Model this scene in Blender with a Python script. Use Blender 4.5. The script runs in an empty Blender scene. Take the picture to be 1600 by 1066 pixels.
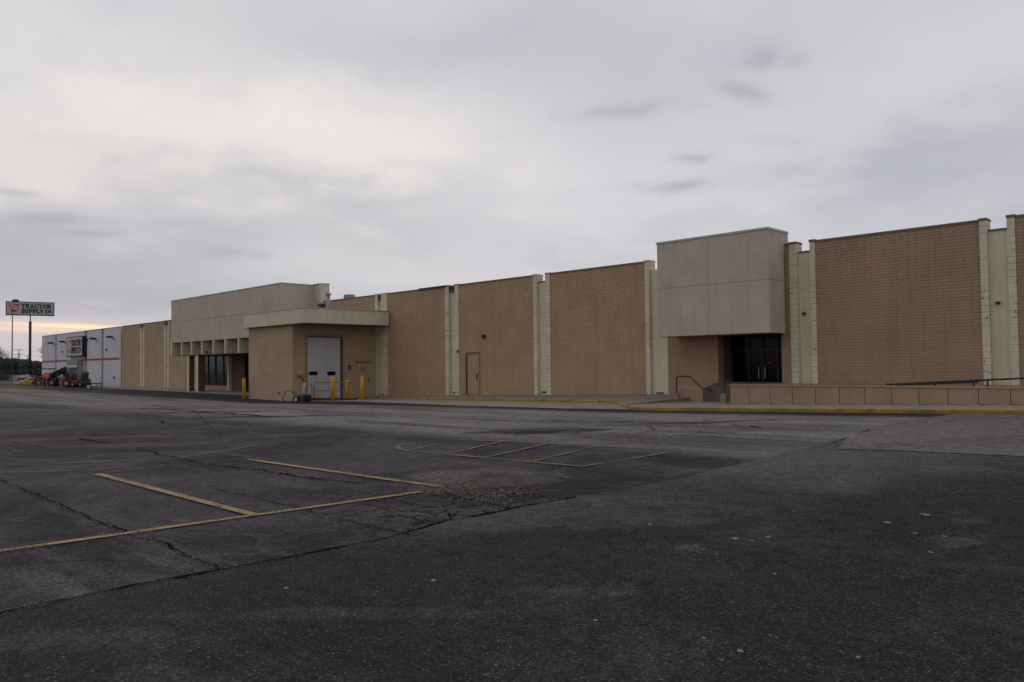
import bpy, bmesh, math, random
from mathutils import Vector, Matrix, noise
random.seed(7)
C = bpy.context.scene.collection
R = math.radians

# ------------------------------------------------------------------ camera
FPX = 1215.0                       # focal length in pixels of the 1600 px wide photograph
EYE = Vector((0.0, -27.6, 1.6))
FWD = Vector((-0.7039, 0.7103, 0.0)).normalized()
RGT = Vector((FWD.y, -FWD.x, 0.0))
PITCH, ROLL = math.atan(39 / FPX), 0.0115
f = (FWD * math.cos(PITCH) + Vector((0, 0, 1)) * math.sin(PITCH)).normalized()
u0 = RGT.cross(f).normalized()
r_ = RGT * math.cos(ROLL) - u0 * math.sin(ROLL)
u_ = u0 * math.cos(ROLL) + RGT * math.sin(ROLL)
cam = bpy.data.objects.new('camera', bpy.data.cameras.new('camera'))
C.objects.link(cam)
cam.matrix_world = Matrix(((r_.x, u_.x, -f.x, EYE.x), (r_.y, u_.y, -f.y, EYE.y), (r_.z, u_.z, -f.z, EYE.z), (0, 0, 0, 1)))
cam.data.sensor_width = 36
cam.data.lens = FPX / 1600 * 36
cam.data.clip_end = 5000
cam.data.clip_start = 0.05
bpy.context.scene.camera = cam

def ray(px, py):
    return (f + r_ * ((px - 800) / FPX) + u_ * ((533 - py) / FPX)).normalized()

# ------------------------------------------------------------------ world
SUN_EL, SUN_DIR = R(3.0), ray(95, 512)
SUN_ROT = math.atan2(SUN_DIR.x, SUN_DIR.y)
W = bpy.data.worlds.new('World'); bpy.context.scene.world = W
W.use_nodes = True
nt = W.node_tree; N = nt.nodes; L = nt.links
N.clear()
def nd(t, **k):
    n = N.new(t)
    for a, b in k.items(): setattr(n, a, b)
    return n
def mth(op, a, b=None, c=None):
    n = N.new('ShaderNodeMath'); n.operation = op
    for i, v in enumerate((a, b, c)):
        if v is None: continue
        if isinstance(v, (int, float)): n.inputs[i].default_value = v
        else: L.new(v, n.inputs[i])
    return n.outputs[0]
def vdot(a, vec):
    n = N.new('ShaderNodeVectorMath'); n.operation = 'DOT_PRODUCT'
    L.new(a, n.inputs[0]); n.inputs[1].default_value = vec
    return n.outputs['Value']
def mixc(fac, a, b):
    n = N.new('ShaderNodeMix'); n.data_type = 'RGBA'
    if isinstance(fac, (int, float)): n.inputs[0].default_value = fac
    else: L.new(fac, n.inputs[0])
    for s, v in ((6, a), (7, b)):
        if isinstance(v, tuple): n.inputs[s].default_value = (*v, 1)
        else: L.new(v, n.inputs[s])
    return n.outputs[2]
tc = nd('ShaderNodeTexCoord'); DIR = tc.outputs['Generated']
sep = nd('ShaderNodeSeparateXYZ'); L.new(DIR, sep.inputs[0])
den = mth('ADD', mth('MAXIMUM', sep.outputs[2], 0.0), 0.16)
cmb = nd('ShaderNodeCombineXYZ')
L.new(mth('DIVIDE', sep.outputs[0], den), cmb.inputs[0]); L.new(mth('DIVIDE', sep.outputs[1], den), cmb.inputs[1])
n1 = nd('ShaderNodeTexNoise'); L.new(cmb.outputs[0], n1.inputs['Vector'])
n1.inputs['Scale'].default_value = 0.9; n1.inputs['Detail'].default_value = 6; n1.inputs['Roughness'].default_value = 0.52; n1.inputs['Distortion'].default_value = 0.3
n2 = nd('ShaderNodeTexNoise'); L.new(cmb.outputs[0], n2.inputs['Vector'])
n2.inputs['Scale'].default_value = 3.4; n2.inputs['Detail'].default_value = 7; n2.inputs['Roughness'].default_value = 0.55
n3 = nd('ShaderNodeTexNoise'); L.new(DIR, n3.inputs['Vector'])
n3.inputs['Scale'].default_value = 16; n3.inputs['Detail'].default_value = 8; n3.inputs['Roughness'].default_value = 0.65
wob = mth('SUBTRACT', n3.outputs['Fac'], 0.5)
GREY, LITE, CREAM = (0.455, 0.46, 0.52), (0.60, 0.60, 0.65), (0.72, 0.67, 0.64)
base = mixc(mth('MULTIPLY_ADD', n1.outputs['Fac'], 3.2, -1.1), (0.47, 0.475, 0.525), (0.62, 0.615, 0.645))
base = mixc(mth('MULTIPLY_ADD', n2.outputs['Fac'], 1.5, -0.55), base, (0.56, 0.56, 0.605))
wob2 = mth('MULTIPLY_ADD', n1.outputs['Fac'], 1.0, mth('MULTIPLY_ADD', n2.outputs['Fac'], 0.8, -0.9))
def blob(col_in, px, py, sx, sy, tilt, col, amt, warp=0.0, hard=1.0):
    """an elliptical patch of cloud round the direction that pixel looks in; sizes in px"""
    d = ray(px, py); h = Vector((0, 0, 1)).cross(d).normalized() * -1; v = h.cross(d).normalized()
    if v.z < 0: v = -v
    a = R(tilt); h2 = h * math.cos(a) + v * math.sin(a); v2 = v * math.cos(a) - h * math.sin(a)
    e1 = mth('MULTIPLY', vdot(DIR, h2), FPX / sx); e2 = mth('MULTIPLY', vdot(DIR, v2), FPX / sy)
    if warp:
        e2 = mth('MULTIPLY_ADD', wob, warp, e2); e1 = mth('MULTIPLY_ADD', wob, -warp * 0.7, e1)
    else:
        e2 = mth('MULTIPLY_ADD', wob2, 2.6, e2); e1 = mth('MULTIPLY_ADD', wob2, -1.6, e1)
    q = mth('ADD', mth('MULTIPLY', e1, e1), mth('MULTIPLY', e2, e2))
    g = mth('EXPONENT', mth('MULTIPLY', q, -1.0))
    if hard != 1.0: g = mth('POWER', g, hard)
    front = mth('GREATER_THAN', vdot(DIR, d), 0.0)
    return mixc(mth('MULTIPLY', mth('MULTIPLY', g, front), amt), col_in, col)
sky = base
sky = blob(sky, 330, 190, 520, 150, -8, (0.78, 0.745, 0.715), 0.9)
sky = blob(sky, 620, 240, 300, 70, -12, (0.85, 0.79, 0.745), 0.65)
sky = blob(sky, 60, 265, 220, 45, 4, (0.76, 0.71, 0.68), 0.6)
sky = blob(sky, 560, 330, 330, 70, -6, (0.44, 0.445, 0.49), 0.7)
sky = blob(sky, 80, 410, 300, 60, -4, (0.43, 0.445, 0.50), 0.85)
sky = blob(sky, 820, 390, 260, 60, 12, (0.62, 0.60, 0.62), 0.6)
sky = blob(sky, 1000, 300, 380, 90, 0, (0.62, 0.61, 0.65), 0.55)
sky = blob(sky, 1480, 110, 220, 80, 10, (0.64, 0.62, 0.655), 0.65)
sky = blob(sky, 1440, 260, 260, 60, 14, (0.40, 0.41, 0.47), 0.7)
sky = blob(sky, 1600, 380, 200, 60, 20, (0.33, 0.345, 0.42), 0.6)
sky = blob(sky, 700, 60, 400, 60, 0, (0.46, 0.465, 0.52), 0.6)
for p in ((1185, 88, 36, 18, 0, .55), (1245, 98, 16, 9, 0, .35), (1157, 141, 38, 11, -16, .6), (985, 172, 75, 12, 3, .5), (1080, 245, 34, 8, -4, .5),
          (1060, 290, 60, 10, -3, .6), (80, 345, 75, 9, 4, .5), (140, 366, 45, 5, 5, .45), (360, 396, 42, 9, 5, .4), (1215, 220, 50, 8, -10, .2), (20, 300, 30, 5, 0, .4)):
    sky = blob(sky, p[0], p[1], p[2], p[3], p[4], (0.33, 0.34, 0.39), p[5], 3.4)
sky = blob(sky, 120, 455, 330, 45, -3, (0.39, 0.41, 0.465), 0.85)
sky = blob(sky, 80, 511, 150, 9, -1, (0.72, 0.57, 0.50), 0.6, 0.6)
sky = blob(sky, 130, 511, 90, 3.2, -2.0, (1.15, 0.88, 0.60), 0.8, 0.7)
sky = blob(sky, 40, 515, 110, 3.6, -1.5, (1.0, 0.72, 0.50), 0.65, 0.7)
sky = blob(sky, 30, 555, 220, 26, 0, (0.50, 0.485, 0.50), 0.8, 0.3)
# the half of the sky behind the photographer, where the evening is further on
back = mth('SMOOTH_MIN', mth('MAXIMUM', mth('MULTIPLY_ADD', vdot(DIR, FWD), -1.2, -0.1), 0.0), 1.0, 0.2)
sky = mixc(mth('MULTIPLY', back, 0.75), sky, (0.40, 0.37, 0.35))
nis = nd('ShaderNodeTexSky', sky_type='NISHITA', sun_disc=False)
nis.sun_elevation = SUN_EL; nis.sun_rotation = SUN_ROT; nis.dust_density = 2.0
b1 = nd('ShaderNodeBackground'); L.new(nis.outputs[0], b1.inputs[0]); b1.inputs[1].default_value = 0.08
b2 = nd('ShaderNodeBackground'); L.new(sky, b2.inputs[0]); b2.inputs[1].default_value = 1.09
ms = nd('ShaderNodeMixShader'); ms.inputs[0].default_value = 0.985
L.new(b1.outputs[0], ms.inputs[1]); L.new(b2.outputs[0], ms.inputs[2])
wo = nd('ShaderNodeOutputWorld'); L.new(ms.outputs[0], wo.inputs[0])

sd = bpy.data.lights.new('sun', 'SUN'); sd.energy = 0.5; sd.angle = R(14); sd.color = (1, .88, .72)
so = bpy.data.objects.new('sun', sd); C.objects.link(so)
so.rotation_euler = (R(90) - SUN_EL, 0, math.pi - SUN_ROT)
so.location = (0, 0, 40)
vs = bpy.context.scene.view_settings
bpy.context.scene.display_settings.display_device = 'sRGB'
vs.view_transform = 'Standard'; vs.look = 'None'; vs.gamma = 1; vs.exposure = 0.0; vs.use_curve_mapping = False

# ------------------------------------------------------------------ ground height and pixel -> place
def lerp_tab(tab, x):
    if x <= tab[0][0]: return tab[0][1]
    for (a, va), (b, vb) in zip(tab, tab[1:]):
        if x <= b:
            t = (x - a) / (b - a)
            return va + (vb - va) * t
    return tab[-1][1]
LOT = [(-112, -.05), (-82, -.04), (-62, -.12), (-45, -.2), (-39, -.24), (-33, -.12), (-25, .0), (-19, .07), (-15.4, .08), (-4.4, .33), (10, .5), (40, .5)]
def sstep(a, b, x):
    t = min(1, max(0, (x - a) / (b - a))); return t * t * (3 - 2 * t)
def gz(x, y):
    return lerp_tab(LOT, x) * sstep(-25, -7, y) + 0.02 * noise.noise(Vector((x * .13, y * .13, 3))) * sstep(2, 8, (Vector((x, y, 0)) - Vector((0, -27.6, 0))).length) * (1 - sstep(-10, -7, y))
def G(px, py, dz=0.0):
    d = ray(px, py); z = 0.0
    for _ in range(12):
        t = (z - EYE.z) / d.z; p = EYE + d * t; z = gz(p.x, p.y)
    return Vector((p.x, p.y, z + dz))
def onY(px, py, Y=0.0):
    d = ray(px, py); t = (Y - EYE.y) / d.y; return EYE + d * t
def atZ(px, py, Z):
    d = ray(px, py); return EYE + d * (Z / d.dot(FWD))
def onV(px, py, A, B):
    n = Vector((-(B.y - A.y), B.x - A.x, 0)); d = ray(px, py)
    t = (A - EYE).dot(n) / d.dot(n); return EYE + d * t
def SX(px, py=600, Y=0.0): return onY(px, py, Y).x

# ------------------------------------------------------------------ materials
MATS = {}
def mat(name, col, rough=.85, var=.12, scale=2.0, bump=0.0, bscale=40, metal=0.0, streak=0.0, grime=0.0, spec=.5, gcol=None, kind=None, emit=None):
    if name in MATS: return MATS[name]
    m = bpy.data.materials.new(name); m.use_nodes = True; MATS[name] = m
    t = m.node_tree; n = t.nodes; l = t.links; b = n['Principled BSDF']
    b.inputs['Roughness'].default_value = rough; b.inputs['Metallic'].default_value = metal
    b.inputs['Specular IOR Level'].default_value = spec
    co = n.new('ShaderNodeTexCoord')
    def ns(sc, det=5, ro=.6, vec=None, d=0):
        x = n.new('ShaderNodeTexNoise'); x.inputs['Scale'].default_value = sc; x.inputs['Detail'].default_value = det; x.inputs['Roughness'].default_value = ro
        x.inputs['Distortion'].default_value = d
        l.new(vec if vec else co.outputs['Object'], x.inputs['Vector']); return x.outputs['Fac']
    def mx(fac, a, bb, bl='MIX'):
        x = n.new('ShaderNodeMix'); x.data_type = 'RGBA'; x.blend_type = bl
        if isinstance(fac, (int, float)): x.inputs[0].default_value = fac
        else: l.new(fac, x.inputs[0])
        for s, v in ((6, a), (7, bb)):
            if isinstance(v, tuple): x.inputs[s].default_value = (*v, 1)
            else: l.new(v, x.inputs[s])
        return x.outputs[2]
    def rng(v, a, bb, c=0, dd=1):
        x = n.new('ShaderNodeMapRange'); l.new(v, x.inputs[0])
        for i, q in enumerate((a, bb, c, dd)): x.inputs[i + 1].default_value = q
        return x.outputs[0]
    dark = tuple(c * (1 - var * 1.6) for c in col); light = tuple(min(1, c * (1 + var)) for c in col)
    c = mx(rng(ns(scale), .3, .7), dark, light)
    if kind == 'brick':
        sp = n.new('ShaderNodeSeparateXYZ'); l.new(co.outputs['Object'], sp.inputs[0])
        ad = n.new('ShaderNodeMath'); ad.operation = 'ADD'; l.new(sp.outputs[0], ad.inputs[0]); l.new(sp.outputs[1], ad.inputs[1])
        cm = n.new('ShaderNodeCombineXYZ'); l.new(ad.outputs[0], cm.inputs[0]); l.new(sp.outputs[2], cm.inputs[1])
        br = n.new('ShaderNodeTexBrick'); l.new(cm.outputs[0], br.inputs['Vector'])
        br.inputs['Scale'].default_value = 1.0; br.inputs['Mortar Size'].default_value = .010; br.inputs['Mortar Smooth'].default_value = .2
        br.inputs['Brick Width'].default_value = .405; br.inputs['Row Height'].default_value = .1035
        br.inputs['Color1'].default_value = (1, 1, 1, 1); br.inputs['Color2'].default_value = (.94, .93, .92, 1); br.inputs['Mortar'].default_value = (.86, .85, .84, 1)
        c = mx(1.0, c, br.outputs['Color'], 'MULTIPLY')
        # open dark joints where the weather has got in, mostly high on the wall
        hi = rng(sp.outputs[2], 1.6, 5.2, .08, 1.0)
        pt = rng(ns(.55, 4, .6), .36, .62)
        jn = rng(ns(5.0, 3, .6), .40, .58)
        m1 = n.new('ShaderNodeMath'); m1.operation = 'MULTIPLY'; l.new(br.outputs['Fac'], m1.inputs[0]); l.new(hi, m1.inputs[1])
        m2 = n.new('ShaderNodeMath'); m2.operation = 'MULTIPLY'; l.new(m1.outputs[0], m2.inputs[0]); l.new(jn, m2.inputs[1])
        m3 = n.new('ShaderNodeMath'); m3.operation = 'MULTIPLY_ADD'; l.new(pt, m3.inputs[0]); m3.inputs[1].default_value = .75; m3.inputs[2].default_value = .35
        m4 = n.new('ShaderNodeMath'); m4.operation = 'MULTIPLY'; m4.use_clamp = True; l.new(m2.outputs[0], m4.inputs[0]); l.new(m3.outputs[0], m4.inputs[1])
        c = mx(m4.outputs[0], c, tuple(x * .33 for x in col))
        bp = n.new('ShaderNodeBump'); bp.inputs['Strength'].default_value = .7; bp.inputs['Distance'].default_value = .012; bp.invert = True
        l.new(br.outputs['Fac'], bp.inputs['Height'])
        bp2 = n.new('ShaderNodeBump'); bp2.inputs['Strength'].default_value = .3; bp2.inputs['Distance'].default_value = .01
        l.new(ns(30), bp2.inputs['Height']); l.new(bp.outputs[0], bp2.inputs['Normal']); l.new(bp2.outputs[0], b.inputs['Normal'])
    elif kind == 'block':      # painted block pilasters: wide joints, flaking
        sp = n.new('ShaderNodeSeparateXYZ'); l.new(co.outputs['Object'], sp.inputs[0])
        wv = n.new('ShaderNodeMath'); wv.operation = 'MODULO'; l.new(sp.outputs[2], wv.inputs[0]); wv.inputs[1].default_value = .207
        jt = rng(wv.outputs[0], .006, .026, 1, 0)
        fl = rng(ns(1.1, 5, .65), .40, .56)
        m1 = n.new('ShaderNodeMath'); m1.operation = 'MULTIPLY'; l.new(jt, m1.inputs[0]); l.new(fl, m1.inputs[1])
        c = mx(m1.outputs[0], c, (.20, .17, .12))
        chip = rng(ns(8, 4, .7), .60, .66)
        m2 = n.new('ShaderNodeMath'); m2.operation = 'MULTIPLY'; l.new(chip, m2.inputs[0]); l.new(fl, m2.inputs[1])
        c = mx(m2.outputs[0], c, (.17, .12, .08))
    if streak:
        mp = n.new('ShaderNodeMapping'); mp.inputs['Scale'].default_value = (2.2, 2.2, .13); l.new(co.outputs['Object'], mp.inputs[0])
        c = mx(rng(ns(2.2, 5, .65, mp.outputs[0]), .48, .75, 0, streak), c, gcol or tuple(x * .45 for x in col))
    if grime:
        c = mx(rng(ns(.8, 6, .7), .5, .72, 0, grime), c, gcol or tuple(x * .5 for x in col))
    l.new(c, b.inputs['Base Color'])
    if bump:
        bp = n.new('ShaderNodeBump'); bp.inputs['Strength'].default_value = bump; bp.inputs['Distance'].default_value = .01
        l.new(ns(bscale), bp.inputs['Height']); l.new(bp.outputs[0], b.inputs['Normal'])
    if emit:
        b.inputs['Emission Color'].default_value = (*emit[0], 1); b.inputs['Emission Strength'].default_value = emit[1]
    return m
BRICK = mat('tan_brick', (.39, .265, .18), .9, .08, .7, kind='brick', streak=.3)
BRICKM = mat('yellow_tan_brick', (.465, .32, .20), .9, .08, .7, kind='brick', streak=.3)
BRICKL = mat('light_tan_brick', (.47, .345, .23), .9, .08, .7, kind='brick', streak=.25)
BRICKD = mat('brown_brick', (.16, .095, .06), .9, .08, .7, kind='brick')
PILA = mat('cream_block', (.68, .615, .49), .85, .1, 1.2, kind='block', streak=.25)
CREAM_ = mat('cream_paint', (.64, .57, .44), .85, .07, 1.0, streak=.28, bump=.1)
CREAMR = mat('cream_recess_paint', (.68, .61, .48), .85, .06, 1.0, streak=.3, grime=.12, bump=.1)
STUC = mat('stucco', (.55, .465, .38), .92, .07, 1.1, streak=.38, grime=.22, bump=.35, bscale=60, gcol=(.33, .275, .21))
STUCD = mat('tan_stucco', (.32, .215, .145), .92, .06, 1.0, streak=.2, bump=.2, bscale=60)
COPE = mat('coping_brown', (.20, .135, .095), .7, .15, 2)
METAL = mat('pale_metal', (.42, .42, .41), .5, .1, 3, metal=.3)
DARKM = mat('dark_metal', (.03, .03, .032), .6, .2, 5)
RAILM = mat('black_rail', (.012, .012, .013), .5, .2, 8)
WHITEB = mat('white_painted_block', (.62, .62, .66), .85, .04, .6, streak=.15, bump=.15)
REDS = mat('red_paint', (.30, .035, .04), .6, .1, 3)
GREYP = mat('grey_paint', (.30, .30, .32), .7, .1, 3)
ROLL_ = mat('door_metal', (.48, .49, .54), .55, .06, 2, streak=.15)
CONC = mat('concrete', (.27, .225, .19), .92, .15, .9, grime=.4, bump=.4, bscale=50)
CONCD = mat('worn_concrete', (.21, .175, .15), .92, .2, 1.3, grime=.5, bump=.5, bscale=45)
CURBY = mat('kerb_yellow', (.34, .225, .035), .85, .3, 3, grime=.9, gcol=(.13, .10, .06), bump=.3)
WALLB = mat('pink_concrete_block', (.37, .26, .19), .9, .09, 1.5, streak=.2, grime=.15, bump=.3)
JOINT = mat('dark_joint', (.08, .06, .05), .95, .1, 5)
BOLY = mat('bollard_yellow', (.66, .34, .01), .55, .12, 6, grime=.25, gcol=(.3, .17, .02))
RUSTY = mat('rusty_yellow_pipe', (.26, .19, .09), .75, .3, 9, grime=.6, gcol=(.10, .045, .025))
RUST = mat('rust', (.11, .04, .025), .9, .3, 8)
ROOF = mat('roof_membrane', (.25, .24, .23), .9, .1, 1)
BLK = mat('black_plastic', (.012, .012, .014), .5, .3, 9)
RUB = mat('rubber', (.018, .018, .018), .8, .2, 9)
def glass(name, col, rough=.06, spec=.5):
    m = mat(name, col, rough, .15, .8, spec=spec); return m
GLASS = glass('dark_glass', (.004, .0045, .006), .12, .12)
GLASS2 = glass('storefront_glass', (.016, .019, .022), .12, .2)

# ------------------------------------------------------------------ mesh helpers
class MB:
    def __init__(s): s.bm = bmesh.new()
    def quad(s, *p):
        return s.bm.faces.new([s.bm.verts.new(q) for q in p])
    def box(s, x0, y0, z0, x1, y1, z1, bev=0):
        vs_ = [s.bm.verts.new((x, y, z)) for x in (x0, x1) for y in (y0, y1) for z in (z0, z1)]
        F = [(0, 1, 3, 2), (4, 6, 7, 5), (0, 4, 5, 1), (2, 3, 7, 6), (0, 2, 6, 4), (1, 5, 7, 3)]
        fs = [s.bm.faces.new([vs_[i] for i in q]) for q in F]
        if bev:
            es = list({e for q in fs for e in q.edges})
            bmesh.ops.bevel(s.bm, geom=es, offset=bev, segments=2, profile=.5, affect='EDGES')
        return s
    def prism(s, pts, z0, z1):
        """vertical prism; z0/z1 are numbers or functions of (x, y)"""
        g0 = z0 if callable(z0) else (lambda x, y: z0); g1 = z1 if callable(z1) else (lambda x, y: z1)
        a = [s.bm.verts.new((x, y, g0(x, y))) for x, y in pts]; b = [s.bm.verts.new((x, y, g1(x, y))) for x, y in pts]
        n = len(pts)
        s.bm.faces.new(a[::-1]); s.bm.faces.new(b)
        for i in range(n): s.bm.faces.new((a[i], a[(i + 1) % n], b[(i + 1) % n], b[i]))
        return s
    def tube(s, pts, r, seg=8, caps=True, closed=False):
        pts = [Vector(p) for p in pts]; n = len(pts); rings = []
        rr = r if isinstance(r, (list, tuple)) else [r] * n
        for i, p in enumerate(pts):
            if closed: d = pts[(i + 1) % n] - pts[i - 1]
            else: d = pts[min(i + 1, n - 1)] - pts[max(i - 1, 0)]
            d.normalize()
            a = Vector((0, 0, 1)) if abs(d.z) < .9 else Vector((1, 0, 0))
            s1 = d.cross(a).normalized(); s2 = d.cross(s1).normalized()
            rings.append([s.bm.verts.new(p + (s1 * math.cos(q) + s2 * math.sin(q)) * rr[i]) for q in [2 * math.pi * k / seg for k in range(seg)]])
        m = n if closed else n - 1
        for i in range(m):
            A, B = rings[i], rings[(i + 1) % n]
            for k in range(seg): s.bm.faces.new((A[k], A[(k + 1) % seg], B[(k + 1) % seg], B[k]))
        if caps and not closed:
            s.bm.faces.new(rings[0][::-1]); s.bm.faces.new(rings[-1])
        return s
    def lathe(s, c, prof, seg=16, axis='z'):
        c = Vector(c); rings = []
        for rr, h in prof:
            ring = []
            for k in range(seg):
                q = 2 * math.pi * k / seg; a, b = rr * math.cos(q), rr * math.sin(q)
                o = (a, b, h) if axis == 'z' else ((h, a, b) if axis == 'x' else (a, h, b))
                ring.append(s.bm.verts.new(c + Vector(o)))
            rings.append(ring)
        for A, B in zip(rings, rings[1:]):
            for k in range(seg): s.bm.faces.new((A[k], A[(k + 1) % seg], B[(k + 1) % seg], B[k]))
        s.bm.faces.new(rings[0][::-1]); s.bm.faces.new(rings[-1])
        return s
    def blobm(s, c, rx, ry, rz, n=.25, sub=3, flat=None, seed=0, fs=1.5):
        ret = bmesh.ops.create_icosphere(s.bm, subdivisions=sub, radius=1)
        c = Vector(c)
        for v in ret['verts']:
            k = 1 + n * noise.noise(v.co * fs + Vector((seed * 7.1, 0, 0)))
            v.co = Vector((v.co.x * rx * k, v.co.y * ry * k, v.co.z * rz * k)) + c
            if flat is not None and v.co.z < flat: v.co.z = flat
        return s
    def build(s, name, m, parent=None, smooth=False, **kw):
        bmesh.ops.recalc_face_normals(s.bm, faces=s.bm.faces)
        o_ = Vector((0, 0, 0)); q = parent
        while q is not None: o_ += q.location; q = q.parent
        if parent is None and 'at' in kw: o_ = Vector(kw['at'])
        for v in s.bm.verts: v.co -= o_
        me = bpy.data.meshes.new(name); s.bm.to_mesh(me); s.bm.free()
        if smooth:
            for p in me.polygons: p.use_smooth = True
        o = bpy.data.objects.new(name, me); C.objects.link(o)
        me.materials.append(m)
        if parent is not None: o.parent = parent
        elif 'at' in kw: o.location = o_
        return o
def bx(name, m, parent, *a, bev=0):
    return MB().box(*a, bev=bev).build(name, m, parent)
def tag(o, label=None, cat=None, group=None, kind=None):
    if label: o['label'] = label
    if cat: o['category'] = cat
    if group: o['group'] = group
    if kind: o['kind'] = kind
    return o
def thing(name, label, cat, loc=(0, 0, 0), group=None, rz=0):
    o = bpy.data.objects.new(name, None); C.objects.link(o); o.location = loc; o.empty_display_size = .3
    o.rotation_euler.z = rz
    return tag(o, label, cat, group)
def struct(o): o['kind'] = 'structure'; return o
def copy_tree(o, parent=None):
    c = o.copy(); C.objects.link(c); c.parent = parent
    for ch in list(o.children): copy_tree(ch, c)
    return c

# ------------------------------------------------------------------ ground
def asphalt_mat(name, dark, light, warm, speck=1.0, mode=0, spots=()):
    m = bpy.data.materials.new(name); m.use_nodes = True
    t = m.node_tree; n = t.nodes; l = t.links; b = n['Principled BSDF']
    b.inputs['Roughness'].default_value = .95; b.inputs['Specular IOR Level'].default_value = .12
    co = n.new('ShaderNodeTexCoord')
    def ns(sc, det=5, ro=.6, d=0, mp=None):
        x = n.new('ShaderNodeTexNoise'); x.inputs['Scale'].default_value = sc; x.inputs['Detail'].default_value = det; x.inputs['Roughness'].default_value = ro
        x.inputs['Distortion'].default_value = d; l.new(mp or co.outputs['Object'], x.inputs['Vector']); return x.outputs['Fac']
    def rng(v, a, bb, c=0, dd=1, sm=True):
        x = n.new('ShaderNodeMapRange'); l.new(v, x.inputs[0]); x.interpolation_type = 'SMOOTHSTEP' if sm else 'LINEAR'
        for i, q in enumerate((a, bb, c, dd)): x.inputs[i + 1].default_value = q
        return x.outputs[0]
    def mx(fac, a, bb, bl='MIX'):
        x = n.new('ShaderNodeMix'); x.data_type = 'RGBA'; x.blend_type = bl
        if isinstance(fac, (int, float)): x.inputs[0].default_value = fac
        else: l.new(fac, x.inputs[0])
        for s, v in ((6, a), (7, bb)):
            if isinstance(v, tuple): x.inputs[s].default_value = (*v, 1)
            else: l.new(v, x.inputs[s])
        return x.outputs[2]
    def ml(a, bb, op='MULTIPLY', c=None):
        x = n.new('ShaderNodeMath'); x.operation = op; x.use_clamp = op in ('MULTIPLY', 'ADD')
        for i, v in enumerate((a, bb, c)):
            if v is None: continue
            if isinstance(v, (int, float)): x.inputs[i].default_value = v
            else: l.new(v, x.inputs[i])
        return x.outputs[0]
    sp = n.new('ShaderNodeSeparateXYZ'); l.new(co.outputs['Object'], sp.inputs[0])
    X, Y = sp.outputs[0], sp.outputs[1]
    c = mx(rng(ns(.22, 9, .68, .8), .38, .64), dark, light)
    c = mx(rng(ns(.9, 8, .74, .6), .5, .70, 0, .6), c, tuple(x * 1.5 for x in light))
    # long scuffed streaks along the lanes
    mp = n.new('ShaderNodeMapping'); mp.inputs['Rotation'].default_value = (0, 0, R(20)); mp.inputs['Scale'].default_value = (.12, 1.1, 1); l.new(co.outputs['Object'], mp.inputs[0])
    c = mx(rng(ns(1.1, 8, .74, .5, mp.outputs[0]), .54, .68, 0, .6), c, tuple(x * 1.6 for x in light))
    mp2 = n.new('ShaderNodeMapping'); mp2.inputs['Rotation'].default_value = (0, 0, R(-38)); mp2.inputs['Scale'].default_value = (.10, 1.6, 1); l.new(co.outputs['Object'], mp2.inputs[0])
    c = mx(rng(ns(.8, 8, .74, 1.0, mp2.outputs[0]), .58, .70, 0, .5), c, tuple(x * 1.7 for x in light))
    rag = ns(1.3, 9, .78, .3); rag2 = ns(6, 8, .78, .3)
    if mode == 0:
        # bleached lane before the shops, patchy
        lane = ml(rng(ml(rag, 3.0, 'MULTIPLY_ADD', ml(Y, 0, 'ADD')) if False else Y, -17.2, -15.0), rng(Y, -8.3, -7.2, 1, 0))
        lane = ml(lane, rng(ns(.5, 9, .74, .8, mp.outputs[0]), .36, .6, .25, 1))
        c = mx(ml(lane, .95), c, warm)
        seal = ml(rng(Y, -8.3, -7.2), rng(ns(.3, 4), .3, .5, .6, 1))
        c = mx(ml(seal, .7), c, tuple(x * .8 for x in dark))
        br = ml(rng(X, -95, -28, 1, 0), rng(ns(.12, 5, .6), .42, .6))
        c = mx(ml(br, .7), c, (.092, .074, .062))
    if mode == 2:
        # the latest coat: ends on a wavering line
        a, bb = G(1050, 800), G(1600, 742)
        dd = (bb - a).normalized(); nx_, ny_ = -dd.y, dd.x
        off = -(a.x * nx_ + a.y * ny_)
        dist = ml(ml(X, nx_), 0.0, 'ADD')
        x1 = n.new('ShaderNodeMath'); x1.operation = 'MULTIPLY'; l.new(X, x1.inputs[0]); x1.inputs[1].default_value = nx_
        x2 = n.new('ShaderNodeMath'); x2.operation = 'MULTIPLY_ADD'; l.new(Y, x2.inputs[0]); x2.inputs[1].default_value = ny_; l.new(x1.outputs[0], x2.inputs[2])
        x3 = n.new('ShaderNodeMath'); x3.operation = 'ADD'; l.new(x2.outputs[0], x3.inputs[0]); x3.inputs[1].default_value = off
        x4 = n.new('ShaderNodeMath'); x4.operation = 'MULTIPLY_ADD'; l.new(ns(.35, 5, .6, .5), x4.inputs[0]); x4.inputs[1].default_value = 3.0; l.new(x3.outputs[0], x4.inputs[2])
        fresh = rng(x4.outputs[0], 1.0, 1.8, 1, 0)
        c = mx(ml(rng(x3.outputs[0], -.5, 2.6, 0, .8), rng(ns(.4, 8, .74, .6), .3, .6, .45, 1)), c, (.105, .099, .10))
        c = mx(ml(fresh, .82), c, (.018, .017, .020))
        c = mx(ml(ml(fresh, .5), rng(ns(.4, 9, .78, .8), .48, .68, 0, 1)), c, light)
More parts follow.
